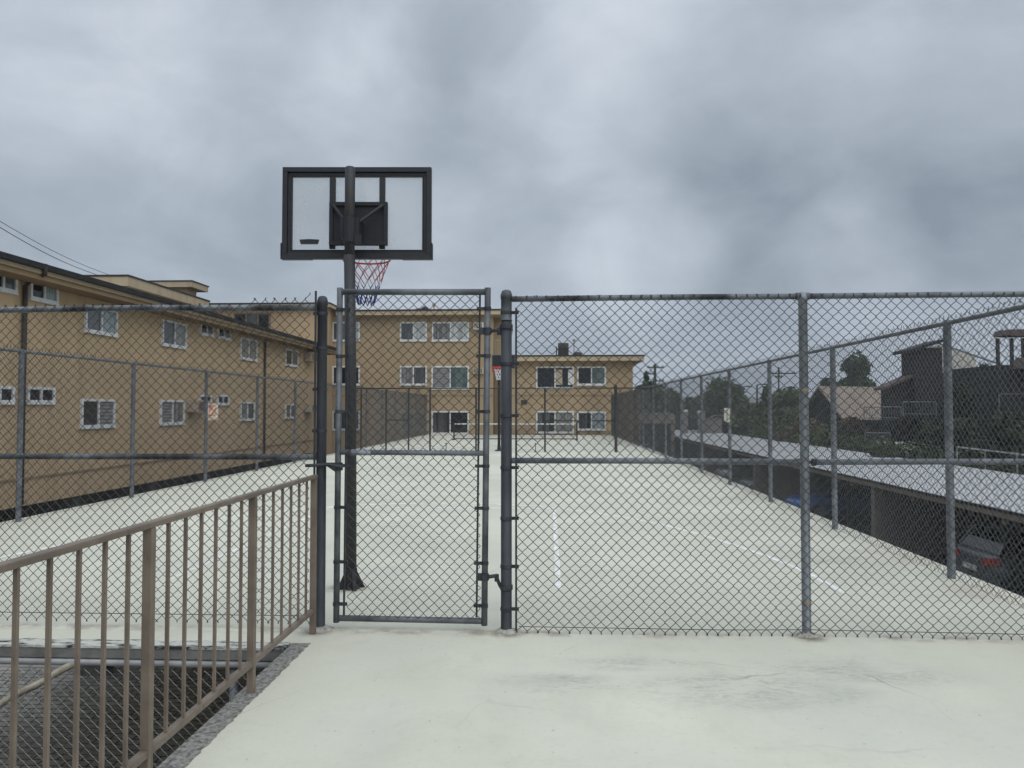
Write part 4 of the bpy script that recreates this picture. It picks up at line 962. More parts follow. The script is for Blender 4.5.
# ------------------------------------------------------------------ cars
def loft(mb, secs):
    n = len(secs[0]); o = len(mb.v)
    for s in secs: mb.v += [tuple(p) for p in s]
    for i in range(len(secs) - 1):
        for k in range(n - 1): mb.f.append((o + i * n + k, o + i * n + k + 1, o + (i + 1) * n + k + 1, o + (i + 1) * n + k))
        mb.f.append((o + i * n + n - 1, o + i * n, o + (i + 1) * n, o + (i + 1) * n + n - 1))
    mb.f.append(tuple(o + k for k in range(n))); mb.f.append(tuple(o + (len(secs) - 1) * n + k for k in reversed(range(n))))
def make_car(label, loc, rz, paint, group, hgt=0, tail=0):
    """local frame: nose to +x, wheels on z = 0."""
    c = thing('parked_car', label, 'car', loc, group, rz)
    def sec(x, w, zb, zm, zt):   # rounded body cross-section
        return [(x, -w * .86, zb), (x, -w, zb + .12), (x, -w * 1.01, zm), (x, -w * .93, zt - .03), (x, -w * .8, zt), (x, w * .8, zt), (x, w * .93, zt - .03), (x, w * 1.01, zm), (x, w, zb + .12), (x, w * .86, zb)]
    b = MB()
    loft(b, [sec(-2.18, .72, .36, .6, .80 + hgt * .4), sec(-2.12, .82, .26, .62, .94 + hgt * .5), sec(-1.75, .88, .22, .62, .99 + hgt * .5), sec(-.9, .90, .20, .62, .97 + hgt * .5), sec(.7, .90, .20, .62, .95 + hgt * .5),
             sec(1.4, .88, .22, .6, .88 + hgt * .5), sec(1.95, .84, .24, .55, .76 + hgt * .5), sec(2.16, .72, .32, .5, .62 + hgt * .4)])
    body = part(b, 'body', paint, c, local=True, smooth=True)
    def cs(x, w, z): return [(x, -w, z), (x, w, z)]
    zl = .95 + hgt * .5; zr = 1.42 + hgt
    g = MB(); prof = [(-1.72 if hgt < .08 else -2.02, zl, .80), (-1.05 if hgt < .08 else -1.70, zr - .03, .62), (-.5, zr, .63), (.25, zr - .01, .62), (1.12, zl - .02, .79)]
    secs = [[(x, -w, z), (x, w, z), (x, w * 1.0 if i in (0, 4) else .80, zl - .04), (x, -w * 1.0 if i in (0, 4) else -.80, zl - .04)] for i, (x, z, w) in enumerate(prof)]
    loft(g, secs); cab = part(g, 'windows', 'carglass', c, local=True)
    r_ = MB(); loft(r_, [[(x, -w - .005, z), (x, w + .005, z), (x, w + .005, z + .035), (x, -w - .005, z + .035)] for x, z, w in ((prof[1][0] - .05, zr - .05, .60), (-.5, zr - .005, .63), (.25, zr - .012, .62), (.36, zr - .07, .61))])
    part(r_, 'roof', paint, c, local=True, smooth=True)
    for s in (-1, 1):
        for (xa, za, wa), (xb, zb_, wb) in ((prof[0], prof[1]), (prof[4], prof[3]), ((-.45, zl - .02, .80), (-.4, zr, .63))):
            part(MB().tube([(xa, s * (wa + .012), za), (xb, s * (wb + .012), zb_)], .035, 6), 'window_pillar', paint, c, local=True)
    for x in (-1.38, 1.36):
        for s in (-1, 1):
            t_ = MB(); y0_, y1_ = s * .70, s * .905
            t_.tube([(x, y0_, .32), (x, y1_, .32)], .32, 20); wh = part(t_, 'wheel', 'tyre', c, local=True)
            q = MB(); q.tube([(x, y1_, .32), (x, y1_ + s * .012, .32)], .20, 16); rim_ = part(q, 'rim', 'alloy', wh); rim_.location = (0, 0, 0)
    for s in (-1, 1):
        l = MB(); l.prism([(-2.20, s * .45, .68 + hgt * .4), (-2.16, s * .80, .70 + hgt * .4), (-2.0, s * .875, .74 + hgt * .4), (-2.0, s * .87, .88 + hgt * .5), (-2.14, s * .80, .87 + hgt * .5), (-2.19, s * .5, .84 + hgt * .4)], (-.02, s * .008, .012)); part(l, 'tail_light', 'taillens', c, local=True)
        l = MB(); l.prism([(2.15, s * .5, .52), (2.02, s * .78, .54), (1.9, s * .86, .60), (1.95, s * .82, .68), (2.12, s * .5, .64)], (.02, s * .01, .01)); part(l, 'headlight', 'headlens', c, local=True)
    part(MB().box(-2.24, -2.20, -.26, .26, .55, .66), 'number_plate', 'signwhite', c, local=True)
    bp_ = MB(); loft(bp_, [[(-2.25, -.74, .30), (-2.25, .74, .30), (-2.25, .74, .50), (-2.25, -.74, .50)], [(-2.05, -.87, .28), (-2.05, .87, .28), (-2.05, .87, .50), (-2.05, -.87, .50)]]); part(bp_, 'bumper', paint, c, local=True)
    return c
G = 'cars parked beside and under the carport'
make_car('grey hatchback with a red tail light under the near end of the carport', (11.75, 18.05, LOW + .004), 0, 'cargrey', G, .10)
make_car('bright blue car parked under the carport beyond the near divider', (11.35, 30.0, LOW + .004), PI, 'carblue', G)
make_car('dark grey car parked nose out under the carport near the far divider wall', (11.4, 37.6, LOW + .004), PI, 'cargrey', G)
make_car('silver tall car parked nose out under the far part of the carport', (11.4, 43.0, LOW + .004), PI, 'carsilver', G, .16)
make_car('silver car parked inside the small beige carport across the drive', (7.0, 59.8, LOW), R(-92), 'carsilver', G)
make_car('dark car inside the small beige carport beside a silver one', (8.6, 59.8, LOW), R(-90), 'cardark', G)

# ------------------------------------------------------------------ trees
def leaf_cloud(mb, clumps, count, size, rnd, flat=.5):
    tot = sum(c[3] * c[4] * c[5] for c in clumps)
    for (cx, cy, cz, rx, ry, rz) in clumps:
        n = max(20, int(count * rx * ry * rz / tot)) if tot else count
        for _ in range(n):
            while True:
                p = Vector((rnd.uniform(-1, 1), rnd.uniform(-1, 1), rnd.uniform(-1, 1)))
                if p.length <= 1: break
            l = max(p.length, 1e-3); p = p / l * (l ** .45)
            q = Vector((cx + p.x * rx, cy + p.y * ry, cz + p.z * rz)) + Vector((rnd.gauss(0, .08), rnd.gauss(0, .08), rnd.gauss(0, .08))) * rx
            nn = (p + Vector((rnd.gauss(0, .6), rnd.gauss(0, .6), rnd.gauss(0, .6)))).normalized()
            a = nn.orthogonal().normalized(); b = nn.cross(a); th = rnd.uniform(0, 6.28); a, b = a * math.cos(th) + b * math.sin(th), b * math.cos(th) - a * math.sin(th)
            s = size * rnd.uniform(.6, 1.4)
            mb.add([q - a * s, q + b * s * flat, q + a * s, q - b * s * flat], [(0, 1, 2, 3)])
def tree(label, x, y, z0, ztop, w, leaf='leafA', seed=1, shape='round', count=3500, size=.22, group='trees beyond the carport', cat='tree', name='tree', low=.18):
    rnd = random.Random(seed); H_ = ztop - z0
    t = thing(name, label, cat, (x, y, z0), group)
    tr = MB(); th = H_ * (.55 if shape == 'round' else .85)
    tr.tube([(0, 0, -.1), (rnd.uniform(-.1, .1), 0, th * .4), (rnd.uniform(-.2, .2), rnd.uniform(-.2, .2), th)], .1, 8, rs=[H_ * .035, H_ * .026, H_ * .008])
    cl = []
    if shape == 'round':
        for i in range(16):
            a = rnd.uniform(0, 6.28); rr = rnd.uniform(.15, .62) * w / 2; zz = rnd.uniform(low + .14, .86)
            k = 1 - max(0, zz - .55) * 1.5
            r0 = w * rnd.uniform(.15, .25)
            cl.append((rr * math.cos(a) * k, rr * math.sin(a) * k, H_ * zz, r0, r0, min(r0 * .8, H_ * .17)))
            tr.tube([(0, 0, th * rnd.uniform(.3, .7)), (rr * math.cos(a) * k * .6, rr * math.sin(a) * k * .6, H_ * zz - .2)], .05, 5, rs=[H_ * .014, H_ * .004])
        cl.append((0, 0, H_ * .84, w * .2, w * .2, H_ * .155)); cl.append((0, 0, H_ * .5, w * .3, w * .3, H_ * .25))
    elif shape == 'cone':
        for i in range(14):
            zz = low + (1 - low) * (i + .5) / 14; k = (1 - (zz - low) / (1 - low)) ** .8
            for j in range(3):
                a = rnd.uniform(0, 6.28); rr = w / 2 * k * .5
                cl.append((rr * math.cos(a), rr * math.sin(a), H_ * zz, w / 2 * k * .55 + .1, w / 2 * k * .55 + .1, H_ * .06))
    part(tr, 'trunk', 'bark', t, local=True, fix=False)
    cm = MB(); leaf_cloud(cm, cl, count, size, rnd); part(cm, 'crown', leaf, t, local=True, fix=False)
    return t
GZ = LOW - .3
def ptree(label, px, pytop, Y, wpx, leaf, seed, shape='round', count=3000, size=None, wide=1.4, **k):
    x, zt = at_y(px, pytop, Y); w = wpx * Y / F * wide * (1.0 if shape == 'round' else .86)
    return tree(label, x, Y, GZ, zt, w, leaf, seed, shape, count, size or max(.12, Y * .0035), **k)
ptree('dark round tree behind the small carport, left of the utility pole', 650, 384, 74, 46, 'leafA', 1, count=4000)
ptree('thin dark spire tree left of the utility pole', 646, 374, 80, 13, 'leafA', 2, 'cone', 1200)
ptree('dark bushy tree right behind the utility pole', 670, 388, 84, 26, 'leafA', 3)
ptree('low dark tree between the two cap-topped pillars and the hills', 690, 397, 92, 34, 'leafB', 4, count=2500)
ptree('broad green tree behind the white sign on the fence', 722, 380, 88, 48, 'leafB', 5, count=4500)
ptree('green tree right of the broad one, sloping lower', 741, 398, 84, 34, 'leafA', 6)
ptree('narrow pointed tree before the street lamps', 766, 388, 80, 26, 'leafB', 7, 'cone', 2500)
ptree('leafy green tree left of the light line post', 789, 386, 72, 44, 'leafB', 8, count=4500)
ptree('dry brown bushy tree beside the dark gable', 806, 418, 50, 44, 'leafD', 9, count=2800, low=.3)
ptree('small round tree top behind the gabled house', 828, 377, 98, 30, 'leafA', 10)
ptree('big dark twin-lobed tree towering behind the tan shingle roof', 857, 352, 96, 40, 'leafA', 11, count=5000)
ptree('dark tree in front of the white stucco wall', 958, 380, 36, 54, 'leafE', 12, count=5000, size=.13, wide=1.1)
ptree('dark olive tree below the porch roof at the far right', 1006, 408, 33, 60, 'leafE', 13, count=4500, size=.13, wide=1.05)
ptree('tall dark bush beside the dark tower', 926, 420, 34, 38, 'leafE', 14, count=3500, size=.12, wide=1.1)
ptree('green bush beside the dark balconies', 888, 438, 34, 44, 'leafC', 15, count=3000, size=.12, wide=1.1)
ptree('dark green top of a tree under the sloping gutter line', 984, 362, 46, 26, 'leafE', 16, count=2500, size=.14, wide=1.0)
ptree('low green tree filling the gap left of the pillars', 676, 402, 96, 40, 'leafA', 31, count=2500)
ptree('low green tree behind the two cap-topped pillars', 705, 396, 100, 40, 'leafB', 32, count=3000)
ptree('low mid green tree under the street lamps', 752, 404, 76, 44, 'leafB', 33, count=3500)
ptree('low dark green tree beside the dry brown one', 783, 408, 62, 44, 'leafA', 34, count=3500)
ptree('rusty brown bush against the front of the gabled house', 853, 417, 47, 34, 'leafD', 17, count=3000, low=.2, size=.13)
# hedge along the carport's back
def hedge(label, x, y0, y1, z0, z1, w, leaf, seed, count):
    rnd = random.Random(seed); t = thing('hedge', label, 'hedge', (x, (y0 + y1) / 2, z0), 'hedges behind the carport')
    cl = []; y = y0
    while y < y1:
        hh = (z1 - z0) * rnd.uniform(.72, 1.0); cl.append((rnd.uniform(-.2, .2), y - (y0 + y1) / 2, hh * .5, w, 1.1, hh * .52)); y += .9
    cm = MB(); leaf_cloud(cm, cl, count, .11, rnd); part(cm, 'foliage', leaf, t, local=True, fix=False)
    st = MB(); y = y0
    while y < y1: st.tube([(0, y - (y0 + y1) / 2, 0), (.1, y - (y0 + y1) / 2 + .1, (z1 - z0) * .6)], .04, 5); y += 1.8
    part(st, 'stems', 'bark', t, local=True, fix=False)
hedge('dark green hedge behind the near end of the carport', 16.1, 12, 30, GZ, -.05, .9, 'leafE', 21, 9000)
hedge('mid green hedge behind the middle of the carport', 16.0, 30, 44, GZ, .35, .9, 'leafA', 22, 6000)
hedge('tall shaggy hedge behind the far end of the carport', 15.6, 44, 60, GZ, .9, 1.2, 'leafB', 23, 6000)

# ------------------------------------------------------------------ houses beyond the carport
def gable_house(label, x, y, rz, L_, W_, ze, zr, wallm, roofm, z0=GZ):
    t = thing('gabled_house', label, 'house', (x, y, z0), None, rz)
    e = ze - z0; r = zr - z0; hw = W_ / 2
    b = MB(); b.prism([(0, -hw, 0), (0, hw, 0), (0, hw, e), (0, 0, r - .12), (0, -hw, e)], (L_, 0, 0)); part(b, 'wall', wallm, t, local=True)
    k = (r - e) / hw
    for s in (-1, 1):
        f = MB(); yo = hw + .45
        f.prism([(-.35, 0, r), (-.35, s * yo, r - k * yo), (-.35, s * yo, r - k * yo - .14), (-.35, 0, r - .14)], (L_ + .7, 0, 0)); part(f, 'roof', roofm, t, local=True)
    w_ = MB(); w_.box(-.03, -.001, -.55, .55, e * .55, e * .85); wf = part(w_, 'window', 'gdark', t, local=True)
    return t
hx, hz = at_y(822, 386, 52)
gable_house('brown house with a dark gable end and tan shingle roof', hx, 52, R(28), 5.6, 3.3, at_y(840, 413, 50.5)[1], hz, 'darksiding', 'shingle')
# dark tower house
dh = thing('dark_house', 'dark brown house with a flat topped tower, balconies and a white wall', 'house', (20, 42, GZ))
TY = 42.0
tx0, tzt = at_y(914, 346, TY); tx1 = at_y(942, 346, TY)[0]
part(MB().box(tx0, tx1, TY, TY + 1.5, GZ, tzt - .1), 'tower', 'darksiding', dh)
tr_ = MB(); z_a = at_y(894, 351, TY)[1]; z_b = at_y(934, 341.5, TY)[1]
xa = at_y(909, 350, TY - .3)[0]; xb = at_y(935, 342, TY - .3)[0]
tr_.prism([(xa, TY - .35, z_a - .12), (xb + .4, TY - .35, z_b - .06), (xb + .4, TY - .35, z_b + .1), (xa, TY - .35, z_a + .05)], (0, 2.0, 0)); tro = part(tr_, 'tower_roof', 'darksiding', dh)
wx0, wz0 = at_y(941, 372, TY + 1); wx1 = at_y(976, 372, TY + 1)[0]
zA = at_y(942, 345, TY + 1)[1]; zB = at_y(976, 357, TY + 1)[1]
part(MB().prism([(wx0, TY + 1, wz0 - 1.5), (wx1, TY + 1, wz0 - 1.5), (wx1, TY + 1, zB), (wx0, TY + 1, zA)], (0, 3, 0)), 'white_wall', 'whitestucco', dh)
ga, gb = at_y(932, 341, TY - .1), at_y(1002, 365, TY - .1)
part(MB().tube([(ga[0], TY - .1, ga[1]), (gb[0], TY - .1, gb[1])], .05, 6), 'gutter', 'railwhite', dh)
lx0, lzt = at_y(888, 388, TY + .5)
lw = MB(); lzr = at_y(902, 378, TY + .5)[1]
lw.prism([(lx0, TY + .4, GZ), (tx0 - .001, TY + .4, GZ), (tx0 - .001, TY + .4, lzr), (lx0, TY + .4, lzt)], (0, 1.0, 0)); part(lw, 'side_wing', 'darksiding', dh)
lr = MB(); lr.prism([(lx0 - .4, TY + .1, lzt - .12), (tx0 - .002, TY + .1, lzr + .02), (tx0 - .002, TY + .1, lzr + .16), (lx0 - .4, TY + .1, lzt + .02)], (0, 1.3, 0)); part(lr, 'wing_roof', 'shingledark', dh)
rwx1 = at_y(1024, 400, TY)[0] + 3
part(MB().box(tx1 + .001, rwx1, TY + .5, TY + 5, GZ, wz0 - .05), 'right_wing', 'darksiding', dh)
for (pa, pb, pr_, pd, yy) in ((903, 936, 402, 414, TY - 1.4), (864, 901, 407, 418, TY - 1.0), (865, 890, 433, 444, TY - 1.6)):
    a, z = at_y(pa, pr_, yy); b, _ = at_y(pb, pr_, yy); zd = at_y(pa, pd, yy)[1]
    q = MB(); q.box(a, b, yy, TY - .001 + (.4 if pa < 900 else 0), zd - .25, zd - .1); bl_ = part(q, 'balcony', 'darksiding', dh)
    q = MB(); q.tube([(a, yy, z), (b, yy, z)], .035, 6); q.tube([(a, yy, zd), (b, yy, zd)], .025, 6)
    for i in range(int((b - a) / .14) + 1): q.tube([(a + i * .14, yy, zd), (a + i * .14, yy, z)], .01, 4)
    for xx in (a, b): q.tube([(xx, yy, zd - .1), (xx, yy, z)], .03, 6)
    part(q, 'balcony_railing', 'railwhite', bl_, fix=False)
# porch roof house at the right edge
PY = 36.0
pa = at_y(1003, 331, PY); pb = at_y(1040, 331, PY)[0]; pz2 = at_y(992, 336, PY)[1]
ph = thing('porch_house', 'dark house with a raised porch roof on posts at the right edge', 'house', (pa[0] + 2, PY, GZ))
pr2 = MB(); pr2.prism([(pa[0], PY - .2, pz2 + .02), (pa[0] + .08, PY - .2, pa[1] + .05), (pa[0] + 5, PY - .2, pa[1] + .12), (pa[0] + 5, PY - .2, pz2 + .02), (pa[0] + .5, PY - .2, pz2 - .01)], (0, 1.0, 0)); part(pr2, 'roof', 'shingledark', ph)
zf = at_y(1000, 365, PY)[1]
for px in (998.5, 1012.5, 1024):
    x = at_y(px, 350, PY)[0]; part(MB().box(x - .06, x + .06, PY, PY + .12, zf - .3, pz2 - .10), 'porch_post', 'darksiding', ph)
part(MB().box(at_y(996, 360, PY)[0], pa[0] + 5, PY - .1, PY + 4, GZ, zf), 'wall', 'darksiding', ph)
lr = MB(); x = at_y(1009, 361, PY - .4)[0]; z = at_y(1012, 361, PY - .4)[1]
lr.prism([(x + .25, PY - 1.2, z - .35), (x + .45, PY - 1.2, z + .15), (x + 4, PY - 1.2, z + .15), (x + 4, PY - 1.2, z - .35)], (0, 1.05, 0)); part(lr, 'lower_roof', 'shingledark', ph)
zz1 = at_y(1005, 439, PY - .4)[1]; x = at_y(1000, 439, PY - .4)[0]
q = MB(); q.tube([(x, PY - .4, zz1), (x + 4, PY - .4, zz1)], .035, 6); q.tube([(x, PY - .4, zz1 - .7), (x + 4, PY - .4, zz1 - .7)], .025, 6); q.tube([(x, PY - .4, zz1), (x, PY - .4, zz1 - .9)], .03, 6)
zz0 = at_y(1005, 394, PY - .4)[1]; q.tube([(x, PY - .4, zz0), (x + 4, PY - .4, zz0)], .02, 6); q.tube([(x, PY - .4, zz0), (x, PY - .4, zz1)], .03, 6)
part(q, 'balcony_railing', 'railwhite', ph)
# pale pipe along the back of the carport
ya, za = at_x(957, 447, 15.2); yb, zb = at_x(1030, 456, 15.2)
q = MB(); q.tube([(15.2, ya, za), (15.2, yb - 3, zb - .03)], .032, 8)
for i in range(5): yy = ya + (yb - 3 - ya) * i / 4; q.tube([(15.2, yy, GZ), (15.2, yy, za)], .025, 6)
o = q.build('pipe_rail', 'pale_pipe', None); tag(o, 'pale pipe rail behind the near end of the carport roof', 'railing')
# low block wall behind hedge bushes
x0w, zw = at_y(878, 442, 37); x1w = at_y(916, 444, 37)[0]
o = MB().box(x0w, x1w, 37, 37.2, GZ, zw).build('garden_wall', 'whitestucco', None, bevel=.02); tag(o, 'short pale garden wall below the dark balconies', 'wall')

# gate pillars and slanted rail beyond the carport
for (px, py, lab) in ((685, 410, 'grey block pillar with a pale cap, left of its pair beyond the carport'), (701, 411, 'grey block pillar with a pale cap, right of its pair beyond the carport')):
    Y = 66; x, zt = at_y(px, py, Y); g_ = thing('gate_pillar', lab, 'pillar', (x, Y, GZ), 'block pillars beyond the carport')
    wv = .22 if px < 690 else .30
    part(MB().box(x - wv, x + wv, Y - .25, Y + .25, GZ, zt - .15), 'shaft', 'block', g_); part(MB().lathe((x, Y, zt - .149), [(wv * 1.15, 0), (wv * 1.15, .1), (wv * .4, .2)], 4 if px > 690 else 10), 'cap', 'cap', g_)
xa, za = at_y(690, 414, 66.3); xb, _ = at_y(697, 414, 66.3)
ig = thing('iron_gate', 'dark iron gate between the two block pillars', 'gate', (xa, 66.3, GZ)); q = MB()
for i in range(9): q.tube([(xa + (xb - xa) * i / 8, 66.3, GZ), (xa + (xb - xa) * i / 8, 66.3, za)], .015, 5)
q.tube([(xa, 66.3, za), (xb, 66.3, za)], .025, 6); part(q, 'bars', 'gutter', ig)
bw0, bz = at_y(705, 417, 66); bw1 = at_y(722, 417, 66)[0]
gw = thing('block_wall', 'grey block wall with a sloping handrail right of the pillars', 'wall', (bw0, 66, GZ)); part(MB().box(bw0, bw1, 66, 66.3, GZ, bz - .1), 'body', 'block', gw)
r0 = at_y(705, 420, 65.8); r1 = at_y(716, 415, 65.8); r2_ = at_y(724, 416, 65.8); part(MB().tube([(r0[0], 65.8, r0[1]), (r1[0], 65.8, r1[1]), (r2_[0], 65.8, r2_[1])], .05, 6), 'handrail', 'railwhite', gw)

# ------------------------------------------------------------------ signs
t = thing('sign', 'orange and white warning sign with a diagonal stripe on the left court fence', 'sign', (-7.37, 17.2, 1.5))
sy0, sz1_ = at_x(208.5, 403.5, -7.36); sy1, _ = at_x(218.5, 403.5, -7.36); sz0_ = at_x(213, 420, -7.36)[1]
part(MB().box(-7.372, -7.366, sy0, sy1, sz0_, sz1_), 'plate', 'signwhite', t)
dy, dz = sy1 - sy0, sz1_ - sz0_
sb = MB(); sb.box(-7.3655, -7.364, sy0 + dy * .06, sy0 + dy * .80, sz0_ + dz * .22, sz0_ + dz * .93); part(sb, 'panel', 'signorange', t)
sb = MB(); X_ = -7.3635
sb.prism([(X_, sy0 + dy * .12, sz0_ + dz * .40), (X_, sy0 + dy * .20, sz0_ + dz * .34), (X_, sy0 + dy * .74, sz0_ + dz * .80), (X_, sy0 + dy * .68, sz0_ + dz * .88)], (.0015, 0, 0)); part(sb, 'stripe', 'signwhite', t)
sb = MB(); sb.prism([(X_, sy0 + dy * (.66 + .20 * math.cos(k * PI / 8)), sz0_ + dz * (.46 + .17 * math.sin(k * PI / 8))) for k in range(16)], (.001, 0, 0)); part(sb, 'disc', 'signpeach', t)
sb = MB(); sb.box(X_, X_ + .001, sy0 + dy * .04, sy0 + dy * .74, sz0_ + dz * .04, sz0_ + dz * .16); part(sb, 'strip', 'signpeach', t)
SX = 3.70
ya, zt = at_x(729.8, 408, SX); yb, _ = at_x(724.2, 408, SX); zb = at_x(727, 422, SX)[1]
t = thing('sign', 'small upright white sign with grey marks on the right court fence', 'sign', (SX, ya, zb))
part(MB().box(SX - .004, SX, ya, yb, zb, zt), 'plate', 'signwhite', t)
sb = MB(); h_ = zt - zb; w_ = yb - ya
rnd = random.Random(4)
for i in range(5):
    z = zb + h_ * (.16 + .15 * i); sb.box(SX - .006, SX - .0045, ya + w_ * .3, ya + w_ * (.55 + .15 * rnd.random()), z, z + h_ * .08)
part(sb, 'marks', 'signgrey', t)

# ------------------------------------------------------------------ poles and wires
def util_pole(label, px, pytop, Y, arms, r=.14):
    x, zt = at_y(px, pytop, Y); t = thing('utility_pole', label, 'utility pole', (x, Y, GZ), 'utility poles beyond the carport')
    part(MB().tube([(x, Y, GZ), (x, Y, zt)], r, 8, rs=[r, r * .7]), 'pole', 'utilwood', t, smooth=True)
    for (p0_, p1_, py) in arms:
        xa, z = at_y(p0_, py, Y); xb, _ = at_y(p1_, py, Y); part(MB().box(xa, xb, Y - .18, Y - .06, z - .07, z + .07), 'crossarm', 'utilwood', t)
        q = MB()
        for i in range(4): xx = xa + (xb - xa) * (i + .3) / 3.6; q.lathe((xx, Y - .12, z + .07), [(.05, 0), (.06, .1), (.03, .2)], 6)
        part(q, 'insulators', 'gutter', t)
    return t
util_pole('dark utility pole with several crossarms behind the small carport', 655, 364, 90, ((647, 664, 367.5), (648, 656, 374), (652, 664, 381)), .2)
util_pole('thin utility pole above the broad green tree', 713, 376, 140, ((705, 720, 379),), .16)
util_pole('tall utility pole with long crossarms left of the light line post', 778.5, 367, 90, ((770, 796, 373.5), (775, 782, 377)), .12)
def lamp(label, px, pytop, Y, arm):
    x, zt = at_y(px, pytop, Y); xa = at_y(px + arm, pytop, Y)[0]
    t = thing('street_lamp', label, 'street lamp', (x, Y, GZ), 'street lamps beyond the carport')
    part(MB().tube([(x, Y, GZ), (x, Y, zt)], .09, 8), 'pole', 'gutter', t, smooth=True)
    part(MB().tube([(x, Y, zt), (x + (xa - x) * .3, Y, zt + .06), (xa, Y, zt + .06)], .06, 6), 'arm', 'gutter', t)
    part(MB().box(xa - .35, xa + .25, Y - .12, Y + .12, zt - .02, zt + .14), 'lamp_head', 'gutter', t, bevel=.03)
lamp('street lamp with a short arm above the low trees', 741.5, 387, 85, 8); lamp('taller street lamp beside the pointed tree', 757, 385, 80, 10)
for i, (a, b) in enumerate((((-14, 213), (112, 276)), ((-14, 219), (100, 276)))):
    xa, za = at_y(a[0], a[1], 48); xb, zb = at_y(b[0], b[1], 70)
    q = MB(); q.tube([(xa + (xb - xa) * t_ / 12, 48 + 22 * t_ / 12, za + (zb - za) * t_ / 12 - .35 * math.sin(PI * t_ / 12)) for t_ in range(13)], .022 + .006 * i, 5)
    o = q.build('power_line', 'gutter', None); tag(o, ('upper thin power line crossing the sky over the left roof', 'lower thicker power line crossing the sky over the left roof')[i], 'power line', 'power lines over the left roof')

# ------------------------------------------------------------------ far hills
def hills(y, h, seed):
    rnd = random.Random(seed); v = []; fs = []; n = 90
    ph = [rnd.uniform(0, 6.28) for _ in range(6)]
    for i in range(n + 1):
        x = -1800 + 4200 * i / n
        hh = h * (.75 + .18 * math.sin(x * .004 + ph[0]) + .12 * math.sin(x * .011 + ph[1]) + .05 * math.sin(x * .031 + ph[2]))
        v += [(x, y, GZ - 2), (x, y + 180, hh * .6), (x, y + 400, hh), (x, y + 900, GZ - 2)]
    for i in range(n):
        for k in range(3): fs.append((i * 4 + k, i * 4 + k + 1, (i + 1) * 4 + k + 1, (i + 1) * 4 + k))
    return MB().add(v, fs)
struct(hills(1300, 34, 3), 'hills', 'hill', 'low hazy hills on the horizon', 'hills', smooth=True)

# ------------------------------------------------------------------ air
hm = bpy.data.materials.new('haze_air'); hm.use_nodes = True; hn = hm.node_tree.nodes; hl = hm.node_tree.links
hn.remove(hn['Principled BSDF']); hv = hn.new('ShaderNodeVolumePrincipled'); hv.inputs['Color'].default_value = (.80, .86, .93, 1)
hv.inputs['Density'].default_value = .0005; hv.inputs['Anisotropy'].default_value = 0
hl.new(hv.outputs[0], hn['Material Output'].inputs['Volume'])
hz_ = MB().box(-1900, 2500, -100, 2300, LOW - 1.7, 70).build('haze', hm); tag(hz_, 'thin pale haze over the far trees and hills', 'haze', None, 'stuff')

# ------------------------------------------------------------------ world: overcast sky
EL, AZ = R(48), R(150)      # sun elevation and compass of the diffuse sun behind the cloud deck
W = bpy.data.worlds.new('World'); SC.world = W; W.use_nodes = True
N = W.node_tree.nodes; L = W.node_tree.links; bg = N['Background']
sky = N.new('ShaderNodeTexSky'); sky.sky_type = 'NISHITA'; sky.sun_disc = False; sky.sun_elevation = EL; sky.sun_rotation = AZ
tc = N.new('ShaderNodeTexCoord'); D = tc.outputs['Generated']
sep = N.new('ShaderNodeSeparateXYZ'); L.new(D, sep.inputs[0])
zc = mth(N, L, 'ADD', mth(N, L, 'MAXIMUM', sep.outputs[2], 0.0), .48)
px_ = mth(N, L, 'DIVIDE', sep.outputs[0], zc); py2 = mth(N, L, 'DIVIDE', sep.outputs[1], zc)
cv = N.new('ShaderNodeCombineXYZ'); L.new(px_, cv.inputs[0]); L.new(py2, cv.inputs[1]); P = cv.outputs[0]
n1 = noise(N, L, P, 1.25, 7, .5, .4); n2 = noise(N, L, P, 3.1, 8, .56, .6); n3 = noise(N, L, P, 6.5, 9, .62, .7)
v = mth(N, L, 'ADD', mth(N, L, 'ADD', mth(N, L, 'MULTIPLY', n1, .56), mth(N, L, 'MULTIPLY', n2, .32)), mth(N, L, 'MULTIPLY', n3, .12))
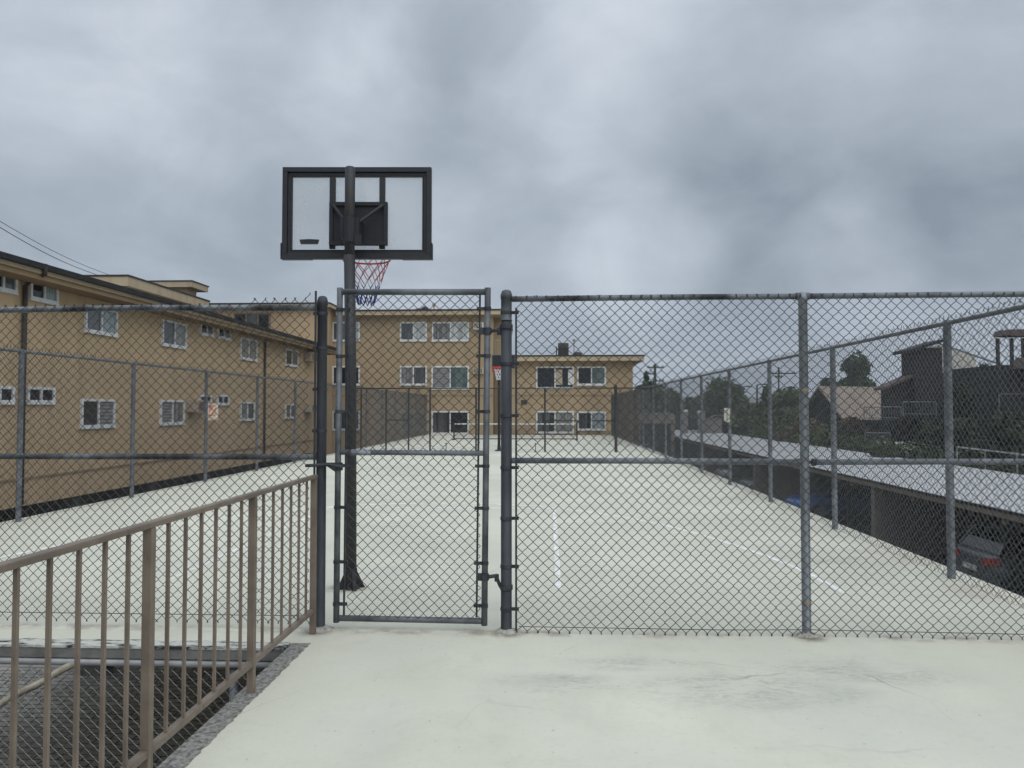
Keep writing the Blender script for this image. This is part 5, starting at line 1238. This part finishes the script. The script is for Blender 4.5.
def lobe(px, py, rad, amp):
    global v
    d = Vector(_ray(px, py)).normalized(); dp = N.new('ShaderNodeVectorMath'); dp.operation = 'DOT_PRODUCT'
    nv = N.new('ShaderNodeVectorMath'); nv.operation = 'NORMALIZE'; L.new(D, nv.inputs[0]); L.new(nv.outputs[0], dp.inputs[0]); dp.inputs[1].default_value = d
    v = mth(N, L, 'ADD', v, ramp(N, L, dp.outputs['Value'], math.cos(R(rad)), 1.0, 0, amp))
SKY_LOBES = [(800, 205, 12, -.07), (900, 175, 13, -.035), (690, 185, 11, -.04), (480, 95, 8, -.05), (180, 190, 11, -.035), (480, 235, 10, -.03), (70, 40, 15, .07), (645, 260, 7, .11), (850, 268, 6, .09), (610, 60, 9, .05), (800, 75, 9, .04), (365, 90, 6, .05)]
for l_ in SKY_LOBES: lobe(*l_)
cr = N.new('ShaderNodeValToRGB'); e = cr.color_ramp.elements
e[0].position = .31; e[0].color = (.185, .217, .262, 1); e[1].position = .70; e[1].color = (.545, .59, .645, 1)
k = e.new(.5); k.color = (.332, .374, .43, 1)
L.new(v, cr.inputs[0])
zen = ramp(N, L, sep.outputs[2], .42, .95, 1.0, 2.3)
boost = N.new('ShaderNodeVectorMath'); boost.operation = 'SCALE'; L.new(cr.outputs[0], boost.inputs[0])
SKYGAIN = 12.5
L.new(mth(N, L, 'MULTIPLY', zen, SKYGAIN), boost.inputs['Scale'])
fin = mixc(N, L, .96, sky.outputs[0], boost.outputs[0])
L.new(fin, bg.inputs[0]); bg.inputs[1].default_value = .10

sd = bpy.data.lights.new('sun', 'SUN'); so = bpy.data.objects.new('sun', sd); COL.objects.link(so)
sd.energy = 1.3; sd.angle = R(70); sd.color = (1, .97, .92)
dv = Vector((math.sin(AZ) * math.cos(EL), math.cos(AZ) * math.cos(EL), math.sin(EL)))
so.rotation_euler = dv.to_track_quat('Z', 'Y').to_euler()

SC.view_settings.view_transform = 'Standard'; SC.view_settings.look = 'None'; SC.view_settings.exposure = 0.12; SC.view_settings.gamma = 1
SC.cycles.use_adaptive_sampling = True; SC.cycles.max_bounces = 6; SC.cycles.volume_bounces = 0; SC.cycles.transparent_max_bounces = 12
SC.cycles.use_denoising = True
